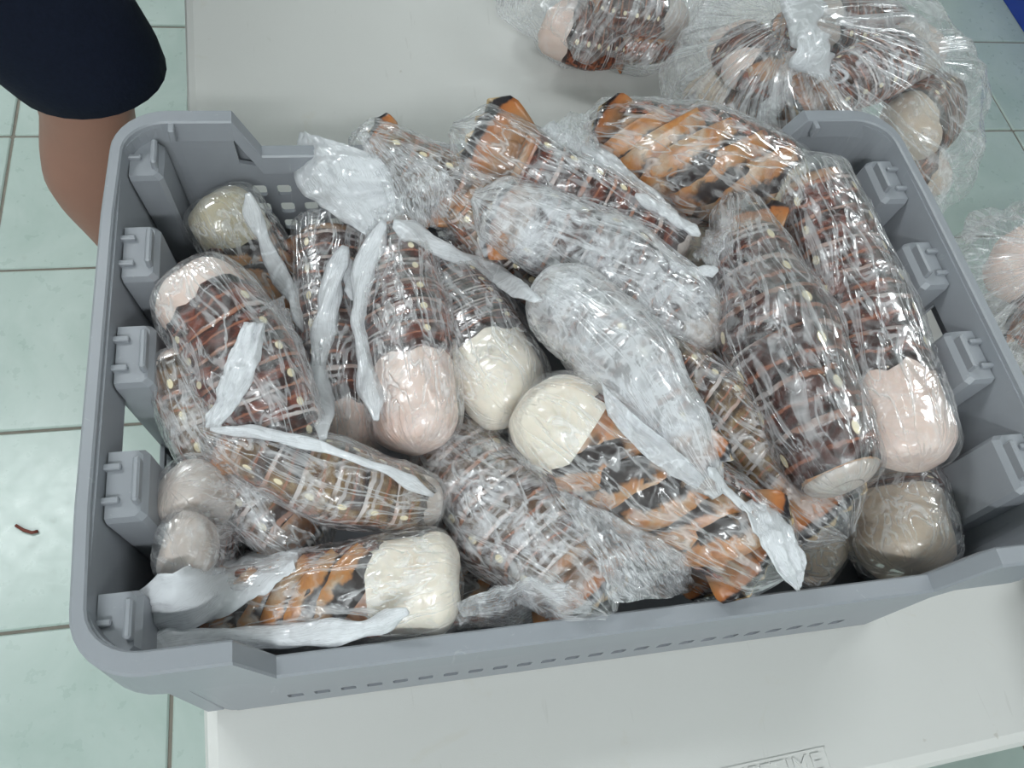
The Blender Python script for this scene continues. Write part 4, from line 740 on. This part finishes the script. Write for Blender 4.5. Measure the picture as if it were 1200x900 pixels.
def bag(name, cen, knot, rx, ry, rz, ridges, zmin, label, seed, haze=.38, skew=0.):
    cen = Vector(cen); knot = Vector(knot); root = empty(name, (cen.x, cen.y, zmin), label, 'bag', 'clear bags of lobster tails')
    ax = (knot - cen).normalized(); e1 = ax.orthogonal().normalized(); e2 = ax.cross(e1); m, n = 60, 150; P = []
    for i in range(m):
        th = .04 + (math.pi - .08) * (i / (m - 1)); row = []
        pull = max(0., 1 - th / .75) ** 1.5
        for j in range(n):
            ph = 2 * math.pi * j / n; d = ax * math.cos(th) + (e1 * math.cos(ph) + e2 * math.sin(ph)) * math.sin(th)
            p = cen + Vector((d.x * rx, d.y * ry, d.z * rz))
            ph2 = ph + .12 * noise.noise(Vector((ph * 2, th * 2, seed)))
            rd = abs(noise.noise(Vector((math.cos(ph2) * ridges, math.sin(ph2) * ridges, th * .5 + seed)))) ; amp = .034 * math.exp(-((th - .55) / .6) ** 2) + .004
            p += d * (amp * (.3 - rd)) + d * (.018 * noise.noise(d * 3 + Vector((seed, 0, 0))))
            p = p.lerp(knot + d * .006, pull)
            if p.z < zmin + .003: p.z = zmin + .003 + .001 * rd
            row.append(p)
        P.append(row)
    o = link('bag_film', grid_mesh('bag_film', P, True, uv=lambda i, mm: i / (mm - 1), pole0=True, pole1=True), BAG, root, True); o['haze'] = haze
    return root
b1 = bag('tied_bag', BAGS['big'][0], BAGS['big'][1], .165, .150, .105, 5., ZT, 'big clear plastic bag of lobster tails tied with a white knot, behind the crate', 3.)
strip(b1, KNOT, .036, .62, 4.4, 'knot'); strip(b1, STRAND, .020, .30, 8.1, 'gathered_strand')
b2 = bag('tied_bag', BAGS['small'][0], BAGS['small'][1], .135, .110, .078, 5., ZT, 'smaller clear plastic bag of lobster tails at the back of the white table', 11.)
b3 = bag('tied_bag', BAGS['right'][0], BAGS['right'][1], .105, .085, .07, 4., ZT + .004, 'clear plastic bag with pink lobster tails cut off by the picture\'s right edge', 17.)

# ------------------------------------------------------------------ right of the crate: side table and low grey tray under the third bag
st = empty('side_table', (.80, -.25, 0), 'white side table beyond the right edge, carrying a clear bag', 'table')
boxo('tabletop', (.51, -.62, ZT - .04), (1.15, .14, ZT), TABLE, st, .008, 2)
for x in (.56, 1.1):
    for y in (-.57, .09):
        link('leg', grid_mesh('leg', tube([(x, y, 0), (x, y, ZT - .035)], .016, 10), True, pole0=True, pole1=True), STEEL, st, True)

tr = empty('grey_tray', (.525, -.335, ZT), 'low grey plastic tray lying at the near right corner of the crate', 'tray')
RT = Matrix.Translation((.525, -.335, ZT)) @ Matrix.Rotation(math.radians(-9), 4, 'Z')
def rr(hx, hy, z, c=.02): return [RT @ Vector(p + (z,)) for p in ((-hx + c, -hy), (hx - c, -hy), (hx, -hy + c), (hx, hy - c), (hx - c, hy), (-hx + c, hy), (-hx, hy - c), (-hx, -hy + c))]
link('shell', grid_mesh('shell', [rr(.13, .15, .0006), rr(.145, .165, .040), rr(.142, .162, .040), rr(.127, .147, .004)], True, pole0=True, pole1=True), CRATE, tr)
link('rim', grid_mesh('rim', [rr(.145, .165, .030), rr(.152, .172, .032), rr(.152, .172, .043), rr(.141, .161, .043), rr(.141, .161, .039)], True), CRATE, tr)
# ------------------------------------------------------------------ blue bin on the floor at the far right
bb = empty('blue_bin', (2.13, 1.42, 0), 'blue plastic bin on the tiled floor in the far right corner', 'bin')
P = []
for ins, z in ((.03, .002), (0, .34), (-.012, .34), (-.012, .36), (.004, .36), (.034, .012)):
    x0, x1, y0, y1 = 1.76 + ins, 2.5 - ins, 1.05 + ins, 1.80 - ins; c = .04; P.append([(x0 + c, y0, z), (x1 - c, y0, z), (x1, y0 + c, z), (x1, y1 - c, z), (x1 - c, y1, z), (x0 + c, y1, z), (x0, y1 - c, z), (x0, y0 + c, z)])
link('shell', grid_mesh('shell', P[:2] , True, pole0=True), BLUE, bb); link('rim', grid_mesh('rim', P[1:5], True), BLUE, bb); link('inside', grid_mesh('inside', P[4:], True, pole1=True), BLUE, bb)

# ------------------------------------------------------------------ scraps
def scrap(name, pts, r, m, label):
    o = link(name, grid_mesh(name, tube(pts, r, 6), True, pole0=True, pole1=True), m, None, True); tag(o, label, 'scrap'); return o
scrap('food_scrap', [(-.665, .262, .003), (-.652, .252, .005), (-.640, .247, .004), (-.632, .249, .003)], .0026, SCRAP, 'small curved reddish scrap on the green floor tile at left')
def crumb(x, y, r, m, label, z=ZT):
    bm = bmesh.new(); bmesh.ops.create_icosphere(bm, subdivisions=2, radius=r)
    for v in bm.verts: v.co = v.co * (1 + .35 * noise.noise(v.co * 300 + Vector((x * 40, 0, 0)))); v.co.z *= .5
    bm.transform(Matrix.Translation((x, y, z + r * .42))); o = from_bm('crumb', bm, m, None, True); tag(o, label, 'crumb')

# ------------------------------------------------------------------ person standing behind the left end of the crate
pe = empty('person', (-.49, .70, 0), 'person standing at left behind the crate, bare calf below dark navy shorts', 'person')
def skin_mesh(name, J, E, m, parent, sub=2):
    me = bpy.data.meshes.new(name); me.from_pydata([j[0] for j in J], E, []); o = bpy.data.objects.new(name, me); COL.objects.link(o)
    sk = o.modifiers.new('skin', 'SKIN'); sk.use_smooth_shade = True
    for v, j in zip(me.skin_vertices[0].data, J): v.radius = j[1] if isinstance(j[1], tuple) else (j[1], j[1])
    me.skin_vertices[0].data[0].use_root = True
    s = o.modifiers.new('smooth', 'SUBSURF'); s.levels = s.render_levels = sub
    bpy.context.view_layer.update(); me2 = bpy.data.meshes.new_from_object(o.evaluated_get(bpy.context.evaluated_depsgraph_get())); bpy.data.objects.remove(o)
    return link(name, me2, m, parent, True)
PX, PY = -.458, .685
J = [((PX - .10, PY + .10, .93), (.13, .15)), ((PX - .09, PY + .10, 1.12), (.115, .14)), ((PX - .08, PY + .10, 1.32), (.12, .16)), ((PX - .08, PY + .10, 1.43), (.07, .09)),
     ((PX - .06, PY + .10, 1.52), .052), ((PX - .045, PY + .10, 1.60), (.078, .07)), ((PX - .05, PY + .10, 1.68), (.085, .072)),
     # near leg
     ((PX - .075, PY - .0, .80), .098), ((PX - .03, PY, .62), .085), ((PX - .005, PY, .49), .066), ((PX - .03, PY + .01, .40), .066), ((PX - .055, PY + .01, .32), .070), ((PX - .045, PY + .01, .20), .045), ((PX - .03, PY + .01, .09), .034), ((PX - .02, PY + .01, .04), .034), ((PX + .10, PY + .0, .028), (.028, .042)), ((PX + .16, PY, .022), (.020, .04)),
     # far leg
     ((PX - .075, PY + .20, .80), .098), ((PX - .05, PY + .20, .62), .085), ((PX - .03, PY + .20, .49), .066), ((PX - .055, PY + .20, .32), .060), ((PX - .055, PY + .20, .20), .045), ((PX - .045, PY + .20, .09), .034), ((PX - .035, PY + .20, .04), .034), ((PX + .085, PY + .2, .028), (.028, .042)), ((PX + .145, PY + .2, .022), (.020, .04)),
     # arms
     ((PX - .09, PY - .09, 1.38), .055), ((PX - .10, PY - .13, 1.12), .043), ((PX - .15, PY - .15, .90), .034), ((PX - .15, PY - .15, .83), (.022, .036)),
     ((PX - .09, PY + .29, 1.38), .055), ((PX - .10, PY + .33, 1.12), .043), ((PX - .15, PY + .35, .90), .034), ((PX - .15, PY + .35, .83), (.022, .036))]
E_ = [(0, 1), (1, 2), (2, 3), (3, 4), (4, 5), (5, 6), (0, 7), (7, 8), (8, 9), (9, 10), (10, 11), (11, 12), (12, 13), (13, 14), (14, 15), (15, 16), (0, 17), (17, 18), (18, 19), (19, 20), (20, 21), (21, 22), (22, 23), (23, 24), (24, 25),
     (2, 26), (26, 27), (27, 28), (28, 29), (2, 30), (30, 31), (31, 32), (32, 33)]
for hy in (-.15, .35):     # fingers
    h = 29 if hy < 0 else 33
    for k in range(4):
        a = len(J); x = PX - .177 + .018 * k; ln = (.9, 1., .97, .78)[k]; J += [((x, PY + hy, .785), .0095), ((x + .002, PY + hy + .012, .785 - .035 * ln), .0085), ((x + .004, PY + hy + .028, .785 - .062 * ln), .0075)]
        E_ += [(h, a), (a, a + 1), (a + 1, a + 2)]
    a = len(J); J += [((PX - .108, PY + hy + .008, .815), .0105), ((PX - .095, PY + hy + .018, .78), .0085)]; E_ += [(h, a), (a, a + 1)]
skin_mesh('body', J, E_, SKIN, pe)
# shorts: a waist tube that splits into two open legs
def loft(rows, n=28):
    return [[(cx + rx * math.cos(2 * math.pi * k / n), cy + ry * math.sin(2 * math.pi * k / n), z + tl * math.cos(2 * math.pi * k / n)) for k in range(n)] for cx, cy, z, rx, ry, tl in rows]
sh = loft([(PX - .10, PY + .10, 1.0, .155, .185, 0), (PX - .115, PY + .10, .90, .17, .20, 0), (PX - .115, PY + .10, .80, .168, .205, 0), (PX - .11, PY + .10, .74, .14, .19, 0)])
shorts = link('shorts', grid_mesh('shorts', sh, True), NAVY, pe, True)
for y in (PY, PY + .2):
    dx = 0 if y == PY else -.025
    rows = loft([(PX - .105 + dx * .3, y, .84, .13, .105, 0), (PX - .085 + dx, y, .74, .128, .112, 0), (PX - .045 + dx, y, .64, .120, .106, 0), (PX - .008 + dx, y, .56, .106, .097, 0), (PX + .004 + dx, y, .525, .098, .093, 0), (PX + .004 + dx, y, .523, .094, .089, 0), (PX - .008 + dx, y, .56, .098, .09, 0)])
    link('shorts_leg', grid_mesh('shorts_leg', rows, True), NAVY, shorts, True)
JS = [((PX - .10, PY + .10, .87), (.178, .195)), ((PX - .095, PY + .10, .97), (.160, .175)), ((PX - .09, PY + .10, 1.12), (.135, .155)), ((PX - .08, PY + .10, 1.30), (.14, .175)), ((PX - .08, PY + .10, 1.41), (.095, .12)),
      ((PX - .09, PY - .08, 1.385), .072), ((PX - .10, PY - .125, 1.20), .066), ((PX - .09, PY + .28, 1.385), .072), ((PX - .10, PY + .325, 1.20), .066)]
skin_mesh('shirt', JS, [(0, 1), (1, 2), (2, 3), (3, 4), (3, 5), (5, 6), (3, 7), (7, 8)], SHIRT, pe)
bm = bmesh.new(); bmesh.ops.create_uvsphere(bm, u_segments=24, v_segments=14, radius=1)
for v in list(bm.verts):
    v.co = Vector((v.co.x * .100, v.co.y * .088, v.co.z * .10))
bmesh.ops.delete(bm, geom=[v for v in bm.verts if v.co.z < -.01 and v.co.x > -.02 or v.co.z < -.07 or (v.co.x > .055 and v.co.z < .05)], context='VERTS')
bm.transform(Matrix.Translation((PX - .055, PY + .10, 1.685))); from_bm('hair', bm, HAIR, pe, True)
for nm, lst, m in (('eye', [(.026, -.028, 1.655, .011), (.026, .028, 1.655, .011)], RUBBER), ('ear', [(-.05, -.078, 1.645, .020), (-.05, .078, 1.645, .020)], SKIN), ('nose', [(.040, 0, 1.632, .014)], SKIN), ('mouth', [(.030, 0, 1.596, .014)], SCRAP)):
    for x, y, z, r in lst:
        bm = bmesh.new(); bmesh.ops.create_uvsphere(bm, u_segments=12, v_segments=8, radius=r, matrix=Matrix.Translation((PX + x, PY + .10 + y, z)) @ Matrix.Diagonal((.6 if nm != 'ear' else 1, 1.4 if nm == 'mouth' else (.4 if nm == 'ear' else 1), .45 if nm == 'mouth' else 1, 1)))
        from_bm(nm, bm, m, pe, True)
for y in (PY, PY + .2):
    dx = 0 if y == PY else -.015
    boxo('sandal', (PX - .055 + dx, y - .041, .001), (PX + .185 + dx, y + .041, .012), RUBBER, pe, .010, 3)
